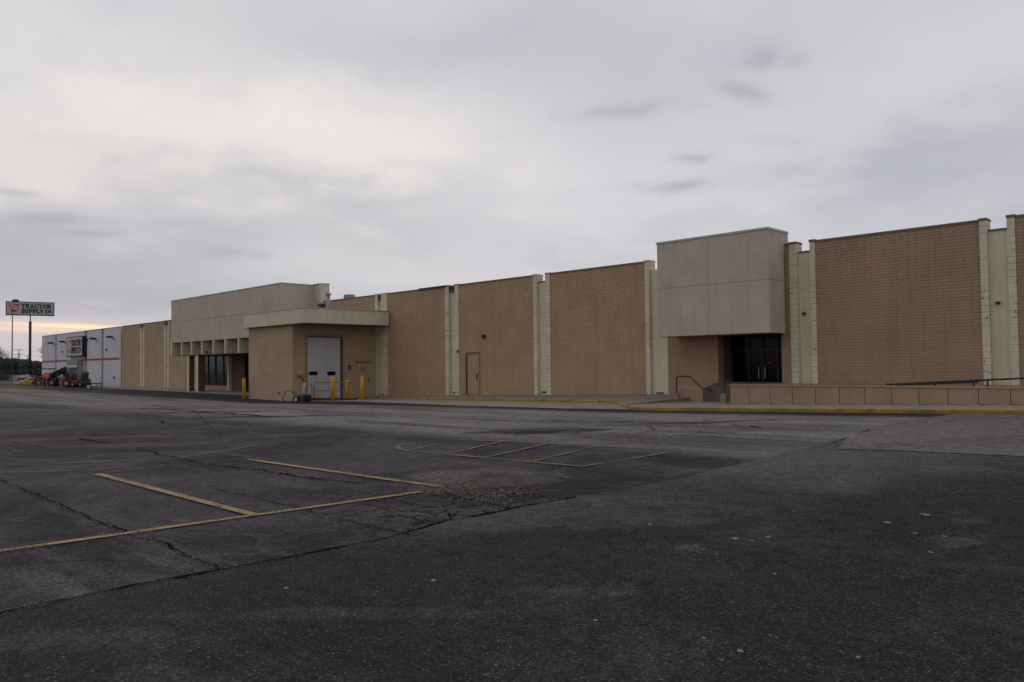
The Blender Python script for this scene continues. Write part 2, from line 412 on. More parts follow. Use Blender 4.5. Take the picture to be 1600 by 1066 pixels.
    for (sx_, sy_, ra, rb, col_, am) in spots:
        # crumbled places: an ellipse with a ragged noise edge, axes along and across the lot
        vs1 = n.new('ShaderNodeVectorMath'); vs1.operation = 'SUBTRACT'; l.new(co.outputs['Object'], vs1.inputs[0]); vs1.inputs[1].default_value = (sx_, sy_, 0)
        q_ = []
        for axv, rr_ in ((RGT, ra), (FWD, rb)):
            vd = n.new('ShaderNodeVectorMath'); vd.operation = 'DOT_PRODUCT'; l.new(vs1.outputs[0], vd.inputs[0]); vd.inputs[1].default_value = axv / rr_
            pw = n.new('ShaderNodeMath'); pw.operation = 'POWER'; l.new(vd.outputs['Value'], pw.inputs[0]); pw.inputs[1].default_value = 2; q_.append(pw.outputs[0])
        ad = n.new('ShaderNodeMath'); ad.operation = 'ADD'; l.new(q_[0], ad.inputs[0]); l.new(q_[1], ad.inputs[1])
        a2 = n.new('ShaderNodeMath'); a2.operation = 'MULTIPLY_ADD'; l.new(rag if ra > .8 else rag2, a2.inputs[0]); a2.inputs[1].default_value = 5.2; l.new(ad.outputs[0], a2.inputs[2])
        c = mx(ml(rng(a2.outputs[0], 3.0, 3.9, 1, 0), am), c, col_)
    if mode != 1:
        # hairline crack network where the surface has tired
        wn = n.new('ShaderNodeTexNoise'); wn.inputs['Scale'].default_value = 2.2; wn.inputs['Detail'].default_value = 6; l.new(co.outputs['Object'], wn.inputs['Vector'])
        wm_ = n.new('ShaderNodeVectorMath'); wm_.operation = 'MULTIPLY_ADD'; l.new(wn.outputs['Color'], wm_.inputs[0]); wm_.inputs[1].default_value = (.55, .55, 0); l.new(co.outputs['Object'], wm_.inputs[2])
        vc = n.new('ShaderNodeTexVoronoi'); vc.feature = 'DISTANCE_TO_EDGE'; vc.voronoi_dimensions = '2D'; vc.inputs['Scale'].default_value = .62; l.new(wm_.outputs[0], vc.inputs['Vector'])
        zone = rng(ns(.13, 4, .6), .42, .55) if mode == 0 else rng(ns(.11, 4, .6), .60, .68)
        if mode == 0:
            zp = G(700, 788); zv = n.new('ShaderNodeVectorMath'); zv.operation = 'DISTANCE'; l.new(co.outputs['Object'], zv.inputs[0]); zv.inputs[1].default_value = (zp.x, zp.y, 0)
            zz = n.new('ShaderNodeMath'); zz.operation = 'MAXIMUM'; l.new(zone, zz.inputs[0]); l.new(rng(zv.outputs['Value'], 1.3, 2.8, 1, 0), zz.inputs[1]); zone = zz.outputs[0]
            v3 = n.new('ShaderNodeTexVoronoi'); v3.feature = 'DISTANCE_TO_EDGE'; v3.voronoi_dimensions = '2D'; v3.inputs['Scale'].default_value = 2.6; l.new(wm_.outputs[0], v3.inputs['Vector'])
            c = mx(ml(rng(v3.outputs['Distance'], .03, .075, 1, 0), rng(zv.outputs['Value'], .6, 2.4, 1, 0)), c, (.009, .008, .008))
        c = mx(ml(rng(vc.outputs['Distance'], .006, .017, 1, 0), zone), c, (.009, .008, .008))
        c = mx(ml(ml(rng(vc.outputs['Distance'], .012, .06, 1, 0), zone), .35), c, tuple(x * 1.5 for x in light))
    # stones in the binder
    v = n.new('ShaderNodeTexVoronoi'); v.inputs['Scale'].default_value = 48; l.new(co.outputs['Object'], v.inputs['Vector'])
    pick = n.new('ShaderNodeSeparateColor'); l.new(v.outputs['Color'], pick.inputs[0])
    st = ml(rng(v.outputs['Distance'], .18, .42, 1, 0), rng(pick.outputs[0], .5, .9, 0, 1))
    c = mx(ml(st, .5 * speck), c, (.17, .162, .168))
    v2 = n.new('ShaderNodeTexVoronoi'); v2.inputs['Scale'].default_value = 16; l.new(co.outputs['Object'], v2.inputs['Vector'])
    pk2 = n.new('ShaderNodeSeparateColor'); l.new(v2.outputs['Color'], pk2.inputs[0])
    s2 = ml(rng(v2.outputs['Distance'], .10, .20, 1, 0), rng(pk2.outputs[1], .90, .97))
    c = mx(ml(s2, .55 * speck), c, (.20, .19, .188))
    fine = ns(130, 3, .7)
    c = mx(1.0, c, rng(fine, .36, .64, .45, 1.6, False), 'MULTIPLY')
    c = mx(1.0, c, rng(ns(36, 3, .7), .36, .64, .5, 1.5, False), 'MULTIPLY')
    c = mx(1.0, c, rng(ns(7, 5, .75), .36, .64, .72, 1.28, False), 'MULTIPLY')
    l.new(c, b.inputs['Base Color'])
    bp = n.new('ShaderNodeBump'); bp.inputs['Strength'].default_value = .55; bp.inputs['Distance'].default_value = .006
    l.new(ml(ns(90, 4, .7), ml(st, .5), 'ADD'), bp.inputs['Height'])
    bp2 = n.new('ShaderNodeBump'); bp2.inputs['Strength'].default_value = .35; bp2.inputs['Distance'].default_value = .03
    l.new(ns(1.6, 5, .6), bp2.inputs['Height']); l.new(bp.outputs[0], bp2.inputs['Normal'])
    l.new(bp2.outputs[0], b.inputs['Normal'])
    return m
RUBC, DIPC, BRN = (.125, .108, .09), (.02, .016, .014), (.085, .065, .05)
def spot(px, py, ra, rb, col, am): p = G(px, py); return (p.x, p.y, ra, rb, col, am)
SP0 = [spot(745, 750, 1.0, 1.1, RUBC, .7), spot(700, 742, .6, .5, RUBC, .5), spot(790, 752, .5, .7, (.07, .062, .055), .7), spot(640, 800, .45, .35, (.09, .08, .06), .6),
       spot(800, 768, .35, .35, DIPC, .8), spot(770, 742, .3, .25, DIPC, .5), spot(665, 815, .3, .15, DIPC, .5),
       spot(120, 686, 2.6, 1.1, BRN, .7), spot(95, 681, 1.9, .8, DIPC, .95), spot(155, 689.5, 1.8, .8, DIPC, .95), spot(225, 703, 1.8, .5, DIPC, .7), spot(190, 696, 1.2, .5, BRN, .6),
       spot(838, 674, 1.6, .8, DIPC, .95), spot(812, 672, 1.1, .5, DIPC, .9), spot(330, 644, 3.2, .7, DIPC, .8), spot(420, 651, 3.0, .6, DIPC, .8), spot(240, 639, 3, .9, DIPC, .7), spot(1100, 660, 2.6, .35, DIPC, .6), spot(800, 770, .9, .5, DIPC, .7), spot(850, 668, 2.6, 1.0, (.13, .12, .115), .5), spot(250, 640, 9, 2.0, (.12, .105, .095), .4), spot(1140, 672, 2.2, .7, (.1, .085, .07), .5)]
SP2 = [spot(1082, 857, .16, .12, (.10, .096, .097), .45), spot(1490, 848, .22, .2, (.09, .086, .086), .4), spot(1515, 815, .2, .14, (.09, .086, .086), .35), spot(1500, 802, .12, .1, (.09, .086, .086), .35), spot(900, 925, .5, .16, (.07, .066, .068), .4), spot(120, 1000, .7, .2, (.07, .068, .07), .45), spot(520, 960, 1.2, .16, (.065, .062, .064), .4), spot(800, 815, 2.4, .5, (.075, .071, .074), .5)]
ASPH = asphalt_mat('old_asphalt', (.020, .019, .022), (.066, .062, .065), (.22, .205, .193), 1.0, 0, SP0)
ASPN = asphalt_mat('newer_asphalt', (.021, .020, .023), (.070, .066, .069), (.09, .085, .085), 1.2, 2, SP2)
ASPG = asphalt_mat('bleached_asphalt', (.115, .104, .10), (.15, .137, .13), (.1, .1, .1), .6, 1)

def axis(segs):
    out = []
    for a, b, st in segs:
        k = a
        while k < b - 1e-6: out.append(k); k += st
    out.append(segs[-1][1]); return out
xs = axis([(-2500, -400, 420), (-400, -130, 54), (-130, 30, .8), (30, 130, 20), (130, 2500, 474)])
ys = axis([(-2500, -300, 440), (-300, -46, 42), (-46, 8, .6), (8, 200, 48), (200, 2500, 460)])
g = MB(); grid = [[g.bm.verts.new((x, y, gz(x, y))) for y in ys] for x in xs]
for i in range(len(xs) - 1):
    for j in range(len(ys) - 1): g.bm.faces.new((grid[i][j], grid[i + 1][j], grid[i + 1][j + 1], grid[i][j + 1]))
struct(g.build('parking_lot', ASPH, smooth=True))

def sheet(name, poly, m, dz, step=.8):
    """a paving sheet laid dz above the lot, following it: a triangulated grid clipped to the polygon"""
    bm = bmesh.new()
    bmesh.ops.triangulate(bm, faces=[bm.faces.new([bm.verts.new((p[0], p[1], 0)) for p in poly])])
    x0, x1 = min(p[0] for p in poly), max(p[0] for p in poly); y0, y1 = min(p[1] for p in poly), max(p[1] for p in poly)
    for lo, hi, nrm, i in ((x0, x1, (1, 0, 0), 0), (y0, y1, (0, 1, 0), 1)):
        grid_ = xs if i == 0 else ys
        for k in grid_:
            if lo < k < hi:
                co = [0, 0, 0]; co[i] = k
                bmesh.ops.bisect_plane(bm, geom=bm.verts[:] + bm.edges[:] + bm.faces[:], plane_co=co, plane_no=nrm)
    for v in bm.verts: v.co.z = gz(v.co.x, v.co.y) + dz
    q = MB(); q.bm.free(); q.bm = bm
    for fc in bm.faces: fc.normal_update()
    me = bpy.data.meshes.new(name)
    for fc in list(bm.faces):
        if fc.normal.z < 0: fc.normal_flip()
    bm.to_mesh(me); bm.free()
    for p in me.polygons: p.use_smooth = True
    o = bpy.data.objects.new(name, me); C.objects.link(o); me.materials.append(m)
    return struct(o)

def jag(pts, amp, step=.25, seed=1):
    out = []; rnd = random.Random(seed)
    for a, b in zip(pts, pts[1:]):
        a, b = Vector(a[:2]), Vector(b[:2]); d = b - a; n_ = max(1, int(d.length / step)); nn = Vector((-d.y, d.x)).normalized()
        for k in range(n_):
            p = a + d * (k / n_); q = noise.noise(Vector((p.x * 1.7, p.y * 1.7, seed))) * amp + rnd.uniform(-1, 1) * amp * .3
            out.append(p + nn * (q if (k or out) else 0))
    out.append(Vector(pts[-1][:2])); return out
SEAM = [(-60, 975), (0, 960), (90, 940), (200, 917), (345, 892), (440, 874), (540, 855), (620, 838), (700, 815), (760, 804), (830, 790), (900, 778), (980, 764), (1060, 748), (1180, 720), (1290, 692), (1320, 684)]
seam = jag([G(*p) for p in SEAM], .035, .3, 3)
s2l = jag([G(1320, 684), G(1400, 690 + 17), G(1600, 716), G(1900, 735)], .015, .5, 5)
poly = [tuple(p) for p in seam] + [(8, -15.5), (12, -40), (-8, -40), (-12, -30.5)]
G1320 = G(1306, 703.5)
edge = [tuple(p) for p in seam if p.x < -2.2 or True]
edge_r = [G(1306, 704), G(1420, 707.5), G(1600, 716), G(1900, 730)]
# newer overlay: everything this side of the seam
cut = [p for p in seam if (p - G1320.xy).length > .3]
poly = [tuple(p) for p in cut] + [tuple(p.xy) for p in edge_r] + [(14, -22), (14, -42), (-10, -42), (-10, -29)]
EDGE_NEW = poly
sheet('asphalt_overlay', poly, ASPN, .006)
pg = [G(1306, 702), G(1370, 668), G(1440, 655), G(1490, 647.5)]
pg2 = [G(1420, 705.5), G(1600, 714), G(1900, 728)]
polyg = [tuple(p.xy) for p in pg] + [(-4.5, -6.55), (14, -6.55), (14, -12.5)] + [tuple(p.xy) for p in pg2[::-1]]
sheet('asphalt_patch', polyg, ASPG, .008)

# cracks: thin uneven ribbons of broken dark surface
def ribbon(mb, pts, w, dz, amp=.03, step=.12, seed=1, gap=0.0):
    pp = jag(pts, amp, step, seed); rnd = random.Random(seed * 13)
    prev = None; n_ = len(pp)
    for i, p in enumerate(pp):
        d = (pp[min(i + 1, n_ - 1)] - pp[max(i - 1, 0)])
        if d.length < 1e-6: continue
        nn = Vector((-d.y, d.x)).normalized()
        ww = w * .75 * (0.35 + 1.0 * abs(noise.noise(Vector((p.x * 2.3, p.y * 2.3, seed * 3.3)))) * 2) * rnd.uniform(.7, 1.2)
        if gap and noise.noise(Vector((p.x * .9, p.y * .9, seed + 20))) < gap - .5: prev = None; continue
        a, b = p + nn * ww, p - nn * ww
        cur = (mb.bm.verts.new((a.x, a.y, gz(a.x, a.y) + dz)), mb.bm.verts.new((b.x, b.y, gz(b.x, b.y) + dz)))
        if prev: mb.bm.faces.new((prev[0], prev[1], cur[1], cur[0]))
        prev = cur
CRK = mat('crack_dirt', (.006, .006, .0065), 1.0, .3, 14, spec=.02)
cr = MB()
def P(*l): return [G(*p) for p in l]
for i, (pts, w, amp, gap) in enumerate([
    (P(*SEAM[:12]), .034, .03, 0), (P((345, 892), (280, 862), (200, 833), (130, 805), (60, 775), (0, 750), (-60, 730)), .017, .06, .05),
    (P((-40, 886), (0, 884), (90, 880), (160, 877), (240, 880), (300, 872)), .008, .04, .1),
    (P((640, 836), (600, 828), (540, 815), (470, 795), (400, 778), (330, 765), (270, 757)), .012, .06, .15),
    (P((110, 683), (180, 695), (240, 708), (300, 722), (400, 735), (500, 750), (570, 756)), .03, .1, .15),
    (P((690, 768), (720, 778), (760, 785), (800, 795)), .02, .06, 0), (P((650, 820), (700, 812), (690, 800), (640, 800), (600, 795)), .012, .08, .1),
    (P((560, 750), (620, 752), (700, 760)), .012, .08, .2), (P((500, 742), (560, 738), (640, 748)), .01, .08, .2),
    (P((630, 834), (660, 818), (640, 808), (600, 806)), .01, .06, 0), (P((700, 815), (710, 800), (740, 790)), .01, .06, 0),
    (P((20, 634), (90, 634.5), (170, 633)), .10, .15, .3), (P((205, 637), (290, 642), (380, 648), (460, 654)), .14, .15, .35),
    (P((190, 650), (250, 657), (255, 662)), .04, .15, .3), (P((300, 640), (330, 670), (345, 680)), .012, .08, .1),
    (P((860, 657), (960, 659), (1075, 661), (1190, 668)), .06, .15, .3), (P((1060, 680), (1110, 682), (1150, 688)), .02, .1, .3),
    (P((1306, 704), (1420, 707), (1600, 715.5), (1900, 730)), .012, .01, 0), (P((1300, 694), (1370, 668), (1440, 655), (1490, 647.5)), .015, .02, .2),
    (P((560, 655), (600, 660), (700, 668), (790, 672)), .015, .1, .35), (P((980, 668), (1100, 676), (1240, 682)), .018, .1, .4),
    (P((20, 690), (70, 700), (160, 699)), .018, .12, .3), (P((820, 655), (700, 650), (560, 648)), .02, .1, .45)]):
    ribbon(cr, pts, w, .012, amp, .07, i + 1, gap)
o = cr.build('pavement_cracks', CRK); o['kind'] = 'structure'

# broken-up areas: crumbled dark dips and loose rubble
def splat(mb, c, rx, ry, dz, seed, n_=40, rag=.5):
    """ragged patch lying on the lot"""
    vs_ = []
    for k in range(n_):
        a = 2 * math.pi * k / n_; q = 1 + rag * noise.noise(Vector((math.cos(a) * 2.2, math.sin(a) * 2.2, seed))) * 1.6 + rag * .4 * noise.noise(Vector((math.cos(a) * 7, math.sin(a) * 7, seed + 5)))
        x = c.x + RGT.x * math.cos(a) * rx * q + FWD.x * math.sin(a) * ry * q; y = c.y + RGT.y * math.cos(a) * rx * q + FWD.y * math.sin(a) * ry * q
        vs_.append((x, y))
    ctr = mb.bm.verts.new((c.x, c.y, gz(c.x, c.y) + dz))
    mid = [mb.bm.verts.new((c.x + (x - c.x) * .5, c.y + (y - c.y) * .5, gz(c.x + (x - c.x) * .5, c.y + (y - c.y) * .5) + dz)) for x, y in vs_]
    ring = [mb.bm.verts.new((x, y, gz(x, y) + dz)) for x, y in vs_]
    for k in range(n_):
        mb.bm.faces.new((ctr, mid[k], mid[(k + 1) % n_])); mb.bm.faces.new((mid[k], ring[k], ring[(k + 1) % n_], mid[(k + 1) % n_]))
STONE = mat('loose_stone', (.17, .155, .135), .9, .5, 12)
mb = MB(); rnd = random.Random(5)
def pebble(mb, p, s):
    ret = bmesh.ops.create_icosphere(mb.bm, subdivisions=1, radius=s)
    for v in ret['verts']:
        v.co = Vector((v.co.x * rnd.uniform(.7, 1.3), v.co.y * rnd.uniform(.7, 1.3), v.co.z * .6)) + Vector((p.x, p.y, gz(p.x, p.y) + .008 + s * .3))
for cx, cy, sx, sy, k, s in ((745, 760, 70, 24, 520, .010), (790, 770, 40, 12, 240, .013), (640, 800, 50, 12, 260, .009), (205, 833, 34, 14, 60, .008), (310, 872, 40, 14, 60, .008), (690, 770, 60, 12, 220, .010)):
    for _ in range(k):
        px, py = rnd.gauss(cx, sx * .6), rnd.gauss(cy, sy * .6)
        if py < 660: continue
        pebble(mb, G(px, py), s * rnd.uniform(.4, 1.2))
for _ in range(700):
    px, py = rnd.uniform(-20, 1620), rnd.uniform(850, 1075)
    pebble(mb, G(px, py), rnd.uniform(.0015, .004))
def along(pts, k, s, sp_):
    for _ in range(k):
        i = rnd.randrange(len(pts) - 1); p = pts[i].lerp(pts[i + 1], rnd.random()); pebble(mb, Vector((p.x + rnd.gauss(0, sp_), p.y + rnd.gauss(0, sp_), 0)), s * rnd.uniform(.4, 1.3))
along(P(*SEAM[:12]), 420, .006, .035); along(P((345, 892), (280, 862), (200, 833), (130, 805), (60, 775), (0, 750)), 420, .008, .05)
along(P((690, 768), (720, 778), (760, 785), (800, 795)), 160, .009, .07); along(P((240, 708), (300, 722), (400, 735), (500, 750)), 160, .012, .08)
o = mb.build('gravel', STONE); o['kind'] = 'stuff'; tag(o, 'loose grey gravel and crumbs scattered over the cracked asphalt', 'gravel')
# pale flecks trodden into the surface
FLK = mat('pale_fleck', (.20, .19, .19), .9, .2, 30)
mb = MB()
for i, (px, py, rx) in enumerate([(1386, 818, .05), (1447, 806, .06), (1148, 843, .04), (1200, 841, .035), (1430, 835, .03), (1475, 840, .025), (1175, 847, .03), (1454, 865, .03), (1016, 821, .035), (677, 909, .03), (447, 921, .025), (1157, 1020, .025), (1340, 1030, .022), (1210, 899, .022), (930, 972, .02), (1240, 800, .02), (1120, 868, .02), (1100, 1000, .02)]):
    splat(mb, G(px, py), rx * .62, rx * .9, .011, i * 1.3, 12, .5)
o = mb.build('pale_flecks', FLK); o['kind'] = 'structure'

# faded lot markings
def paint_mat(name, col, keep):
    m = bpy.data.materials.new(name); m.use_nodes = True; t = m.node_tree; n = t.nodes; l = t.links; b = n['Principled BSDF']
    b.inputs['Roughness'].default_value = .8
    co = n.new('ShaderNodeTexCoord')
    def ns(s, d=4, ro=.7):
        x = n.new('ShaderNodeTexNoise'); x.inputs['Scale'].default_value = s; x.inputs['Detail'].default_value = d; x.inputs['Roughness'].default_value = ro
        l.new(co.outputs['Object'], x.inputs['Vector']); return x.outputs['Fac']
    mx = n.new('ShaderNodeMix'); mx.data_type = 'RGBA'; l.new(ns(3), mx.inputs[0]); mx.inputs[6].default_value = (*[c * .6 for c in col], 1); mx.inputs[7].default_value = (*[c * 1.25 for c in col], 1)
    l.new(mx.outputs[2], b.inputs['Base Color'])
    ad = n.new('ShaderNodeMath'); ad.operation = 'MULTIPLY_ADD'; l.new(ns(1.1), ad.inputs[0]); ad.inputs[1].default_value = .9; l.new(ns(38, 4), ad.inputs[2])
    mr = n.new('ShaderNodeMapRange'); l.new(ad.outputs[0], mr.inputs[0]); mr.inputs[1].default_value = 1.18 - keep * .5; mr.inputs[2].default_value = 1.02 - keep * .5 + .02
    mr.inputs[3].default_value = 1; mr.inputs[4].default_value = 0
    mr.inputs[1].default_value = keep; mr.inputs[2].default_value = keep + .14
    mr.inputs[3].default_value = 1; mr.inputs[4].default_value = 0
    l.new(mr.outputs[0], b.inputs['Alpha'])
    return m
YEL = paint_mat('worn_yellow_paint', (.32, .225, .075), .97)
YELF = paint_mat('faded_yellow_paint', (.21, .15, .065), .90)
WHF = paint_mat('ghost_white_paint', (.14, .135, .13), .88)
def stripe(pts, w, m, name='painted_line', dz=.015):
    mb = MB(); pp = []
    for a, b in zip(pts, pts[1:]):
        k = max(1, int((b - a).xy.length / .5))
        pp += [a.lerp(b, i / k) for i in range(k)]
    pp.append(pts[-1]); prev = None
    for i, p in enumerate(pp):
        d = pp[min(i + 1, len(pp) - 1)] - pp[max(0, i - 1)]; nn = Vector((-d.y, d.x, 0)).normalized() * w / 2
        a, b = p + nn, p - nn
        cur = (mb.bm.verts.new((a.x, a.y, gz(a.x, a.y) + dz)), mb.bm.verts.new((b.x, b.y, gz(b.x, b.y) + dz)))
        if prev: mb.bm.faces.new((prev[0], prev[1], cur[1], cur[0]))
        prev = cur
    return struct(mb.build(name, m))
stripe(P((-120, 880), (0, 863), (330, 816), (657, 770)), .10, YEL)
stripe(P((152, 742), (398, 807)), .11, YEL, dz=.019)
stripe(P((388, 719), (688, 762)), .11, YEL)
stripe(P((645, 693), (628, 695.5), (621, 699), (623, 703), (640, 705.5), (700, 711), (800, 720.5), (910, 730), (985, 718), (1067, 704)), .1, YELF)
stripe(P((645, 693), (700, 688.5), (770, 689.5), (860, 694), (960, 699), (1067, 703.3)), .09, YELF, dz=.018)
for a, b in (((645, 704), (709, 689.5)), ((702, 710), (790, 690)), ((760, 716), (858, 694)), ((834, 722), (933, 698.5))):
    stripe(P(a, b), .09, YELF, dz=.021)
stripe(P((-10, 625.2), (26, 627)), .12, YELF); stripe(P((40, 621), (90, 626)), .12, YELF)
stripe(P((-20, 729), (120, 724), (280, 717), (400, 697)), .08, WHF)
stripe(P((-10, 740), (140, 736), (200, 730)), .05, WHF, dz=.017)
stripe(P((410, 695), (640, 684)), .05, WHF, dz=.017)

# ------------------------------------------------------------------ pavements and kerbs
WALLZ = [(-45, -.16), (-38, -.15), (-31, .1), (-25, .2), (-19.3, .33), (-16.6, .35)]
def kerb_y(x): return -2.65 if x < -19.1 else -2.65 - (x + 19.1) / 3.7 * 3.7
def ktop(x): return lerp_tab(LOT, x) + (.105 if x > -31 else .105 * max(0, (x + 36) / 5))
def zleft(x, y):
    k = min(1, max(0, (y - kerb_y(x)) / (-kerb_y(x) + 1e-6))); return ktop(x) * (1 - k) + lerp_tab(WALLZ, x) * k
def strip_mesh(name, m, x0, x1, yf, yb, zf, st=.6, sides=True, ny=6):
    mb = MB(); n_ = max(2, int((x1 - x0) / st)); rows = []
    for i in range(n_ + 1):
        x = x0 + (x1 - x0) * i / n_; a, b = yf(x), yb(x)
        rows.append([mb.bm.verts.new((x, a + (b - a) * k / ny, zf(x, a + (b - a) * k / ny))) for k in range(ny + 1)])
    for i in range(n_):
        for k in range(ny): mb.bm.faces.new((rows[i][k], rows[i + 1][k], rows[i + 1][k + 1], rows[i][k + 1]))
    if sides:
        for i in range(n_):
            a, b = rows[i][0], rows[i + 1][0]
            mb.bm.faces.new((a, b, mb.bm.verts.new((b.co.x, b.co.y, b.co.z - .5)), mb.bm.verts.new((a.co.x, a.co.y, a.co.z - .5))))
        for rw in (rows[0], rows[-1]):
            for k in range(ny):
                a, b = rw[k], rw[k + 1]
                mb.bm.faces.new((a, b, mb.bm.verts.new((b.co.x, b.co.y, b.co.z - .6)), mb.bm.verts.new((a.co.x, a.co.y, a.co.z - .6))))
    return struct(mb.build(name, m, smooth=False))
strip_mesh('sidewalk', CONCD, -37.5, -16.5, lambda x: kerb_y(x) + .14, lambda x: -.002, zleft)
strip_mesh('sidewalk', CONC, -16.5, 25, lambda x: -6.21 if x > -15.4 else kerb_y(x) + .14, lambda x: -.002, lambda x, y: lerp_tab(LOT, x) + .1 - .04 * min(1, max(0, (y + 3.6) / 2)) * (x < -13))
strip_mesh('sidewalk', CONC, -82, -44.7, lambda x: -2.8, lambda x: -.003 if x < -64 else 1.3, lambda x, y: lerp_tab(LOT, x) + .06)
ap = [G(520, 627.5), G(600, 629.3), G(726, 634.6), G(880, 638.8), G(984, 640)]
sheet('concrete_apron', [tuple(p.xy) for p in ap] + [(-19.1, -2.7), (-33, -2.66), (-38.9, -.02), (-39.0, -.3), (-39.3, -5.2)], CONC, .009)
def kerb(name, pts, m, w=.15):
    mb = MB(); pts = [Vector(p) for p in pts]; rows = []
    for i, p in enumerate(pts):
        d0 = (pts[i] - pts[max(0, i - 1)]); d1 = (pts[min(len(pts) - 1, i + 1)] - pts[i]); d = (d0.normalized() + d1.normalized())
        nn = Vector((-d.y, d.x)).normalized()
        t = ktop(p.x) + .004; q = p + nn * w; e = p - nn * .0
        rows.append([mb.bm.verts.new((e.x, e.y, gz(e.x, e.y) - .1)), mb.bm.verts.new((e.x, e.y, t - .02)), mb.bm.verts.new((e.x + nn.x * .02, e.y + nn.y * .02, t)), mb.bm.verts.new((q.x, q.y, t)), mb.bm.verts.new((q.x, q.y, t - .3))])
    for a, b in zip(rows, rows[1:]):
        for k in range(4): mb.bm.faces.new((a[k], b[k], b[k + 1], a[k + 1]))
    mb.bm.faces.new(rows[0]); mb.bm.faces.new(rows[-1][::-1])
    return struct(mb.build(name, m))
kp = [(-33.5 + i * .9, -2.66) for i in range(16)] + [(-19.1, -2.7), (-18.2, -3.6), (-17.3, -4.5), (-16.4, -5.4), (-15.4, -6.35)] + [(-14.5 + .9 * i, -6.35) for i in range(44)]
kerb('yellow_kerb', kp, CURBY)

# ------------------------------------------------------------------ the long vacant store
TOP = 5.95
bld = thing('vacant_store', 'long vacant tan brick store with cream pilasters and two projecting entrance blocks', 'store building', (-40, 10, 0))
XL = SX(189.5, 560); XR = 22.0
bx('roof_slab', ROOF, bld, XL, .42, 5.2, XR, 60, 5.45)
def panel(x0, x1, z0=-.4, m=BRICKM, y0=0.0, top=TOP, cop=True):
    bx('brick_panel', m, bld, x0, y0, z0, x1, .44, top)
    if cop: bx('coping', COPE, bld, x0 - .002, y0 - .03, top + .002, x1 + .002, .47, top + .07)
CAPM = [PILA]
def gap(a, b, c, d, z0=-.4, lamp=None, stain=PILA):
    """strip a..b, recess b..c, strip c..d"""
    bx('pilaster', stain, bld, a, -.035, z0, b - .003, .44, TOP + .02)
    bx('pilaster_cap', CAPM[0], bld, a - .02, -.06, TOP + .022, b + .01, .46, TOP + .10)
    bx('recess_panel', CREAMR, bld, b, .13, z0, c, .43, TOP - .32)
    bx('recess_coping', COPE if lamp != 'bk' else DARKM, bld, b, .10, TOP - .318, c, .46, TOP - .26)
    bx('pilaster', PILA, bld, c + .003, -.035, z0, d, .44, TOP + .02)
    bx('pilaster_cap', CAPM[0], bld, c - .01, -.06, TOP + .022, d + .02, .46, TOP + .10)
    if lamp and z0 < 0: bx('vent_grille', DARKM, bld, b + .12, .112, lerp_tab([(-45, -.1)] + WALLZ[1:], a) + .1, c - .1, .129, lerp_tab([(-45, -.1)] + WALLZ[1:], a) + .17)
yy = 540
X = lambda p, y=yy: SX(p, y)
gaps = [((219.5, 555), 221.6, 223.8, 226), ((257, 555), 259, 261.9, 264.2)]
# (row used for measuring, edges)
e0 = [X(v, 555) for v in (191, 219.5, 221.6, 223.9, 226, 257, 259.2, 262, 264.4)]
panel(e0[0], e0[1] - .003, m=BRICKL); gap(e0[1], e0[2], e0[3], e0[4], lamp='bk'); panel(e0[4] + .003, e0[5] - .003, m=BRICKL); gap(e0[5], e0[6], e0[7], e0[8], lamp='bk')
eL = X(291.5, 590); panel(e0[8] + .003, eL + 2.0, m=BRICKL)
# behind the dock
g1 = [X(586.6, 480), X(590.6, 480), X(596, 480), X(599.8, 480)]
panel(X(503, 470) + .2, g1[0] - .003)
gap(g1[0], g1[1] , g1[2], g1[3] + .35, lamp='bk')
g2 = [X(v, 540) for v in (696.5, 702, 711.5, 717.5)]
panel(g1[3] + .353, g2[0] - .003)
gap(*g2, lamp='bk')
g3 = [X(v, 530) for v in (834.5, 840, 853.5, 860.5)]
panel(g2[3] + .003, g3[0] - .003)
gap(*g3, lamp='y')
g4 = [X(v, 520) for v in (1009.5, 1016, 1041.5, 1042.5)]
panel(g3[3] + .003, g4[0] - .003)
bx('pilaster', PILA, bld, g4[0], -.035, -.4, g4[1], .44, TOP + .02)
bx('pilaster_cap', PILA, bld, g4[0] - .02, -.06, TOP + .022, g4[1] + .01, .46, TOP + .10)
bx('recess_panel', CREAMR, bld, g4[1] + .003, .10, -.4, g4[2], .43, TOP - .32)
bx('vent_grille', DARKM, bld, g4[1] + .2, .082, .36, g4[2] - .25, .099, .42)
# entrance recess under the right block
rx0, rx1 = SX(1122, 560), SX(1221.5, 560)
xq = SX(1043.5, 560)
bx('brick_panel', BRICK, bld, xq, 0, -.4, rx0, .44, 2.9)
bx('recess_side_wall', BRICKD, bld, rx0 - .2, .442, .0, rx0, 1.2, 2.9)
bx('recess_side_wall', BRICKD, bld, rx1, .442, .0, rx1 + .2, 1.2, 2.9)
ee = bx('entrance_glazing', GLASS, bld, rx0 + .002, 1.1, .86, rx1 - .002, 1.16, 2.75)
for x in (rx0 + .03, rx0 + .75, rx0 + 1.28, rx0 + 1.36, rx0 + 1.95, rx1 - .08):
    bx('mullion', mat('dark_anodised', (.008, .0075, .007), .45, .2, 5), ee, x, 1.05, .86, x + .05, 1.098, 2.72)
bx('transom_bar', MATS['dark_anodised'], ee, rx0 + .01, 1.052, 2.1, rx1 - .01, 1.096, 2.16)
for x in (rx0 + 1.20, rx0 + 1.47):
    MB().tube([(x, 1.0, 1.0), (x, 1.0, 1.45)], .022).build('door_handle', GREYP, ee)
MB().lathe((rx0 + 1.62, 1.09, 1.62), [(.055, 0), (.055, .012)], 12, 'y').build('red_sticker', REDS, ee)
bx('soffit', BRICKD, bld, rx0, .0, 2.78, rx1, 1.2, 2.9)
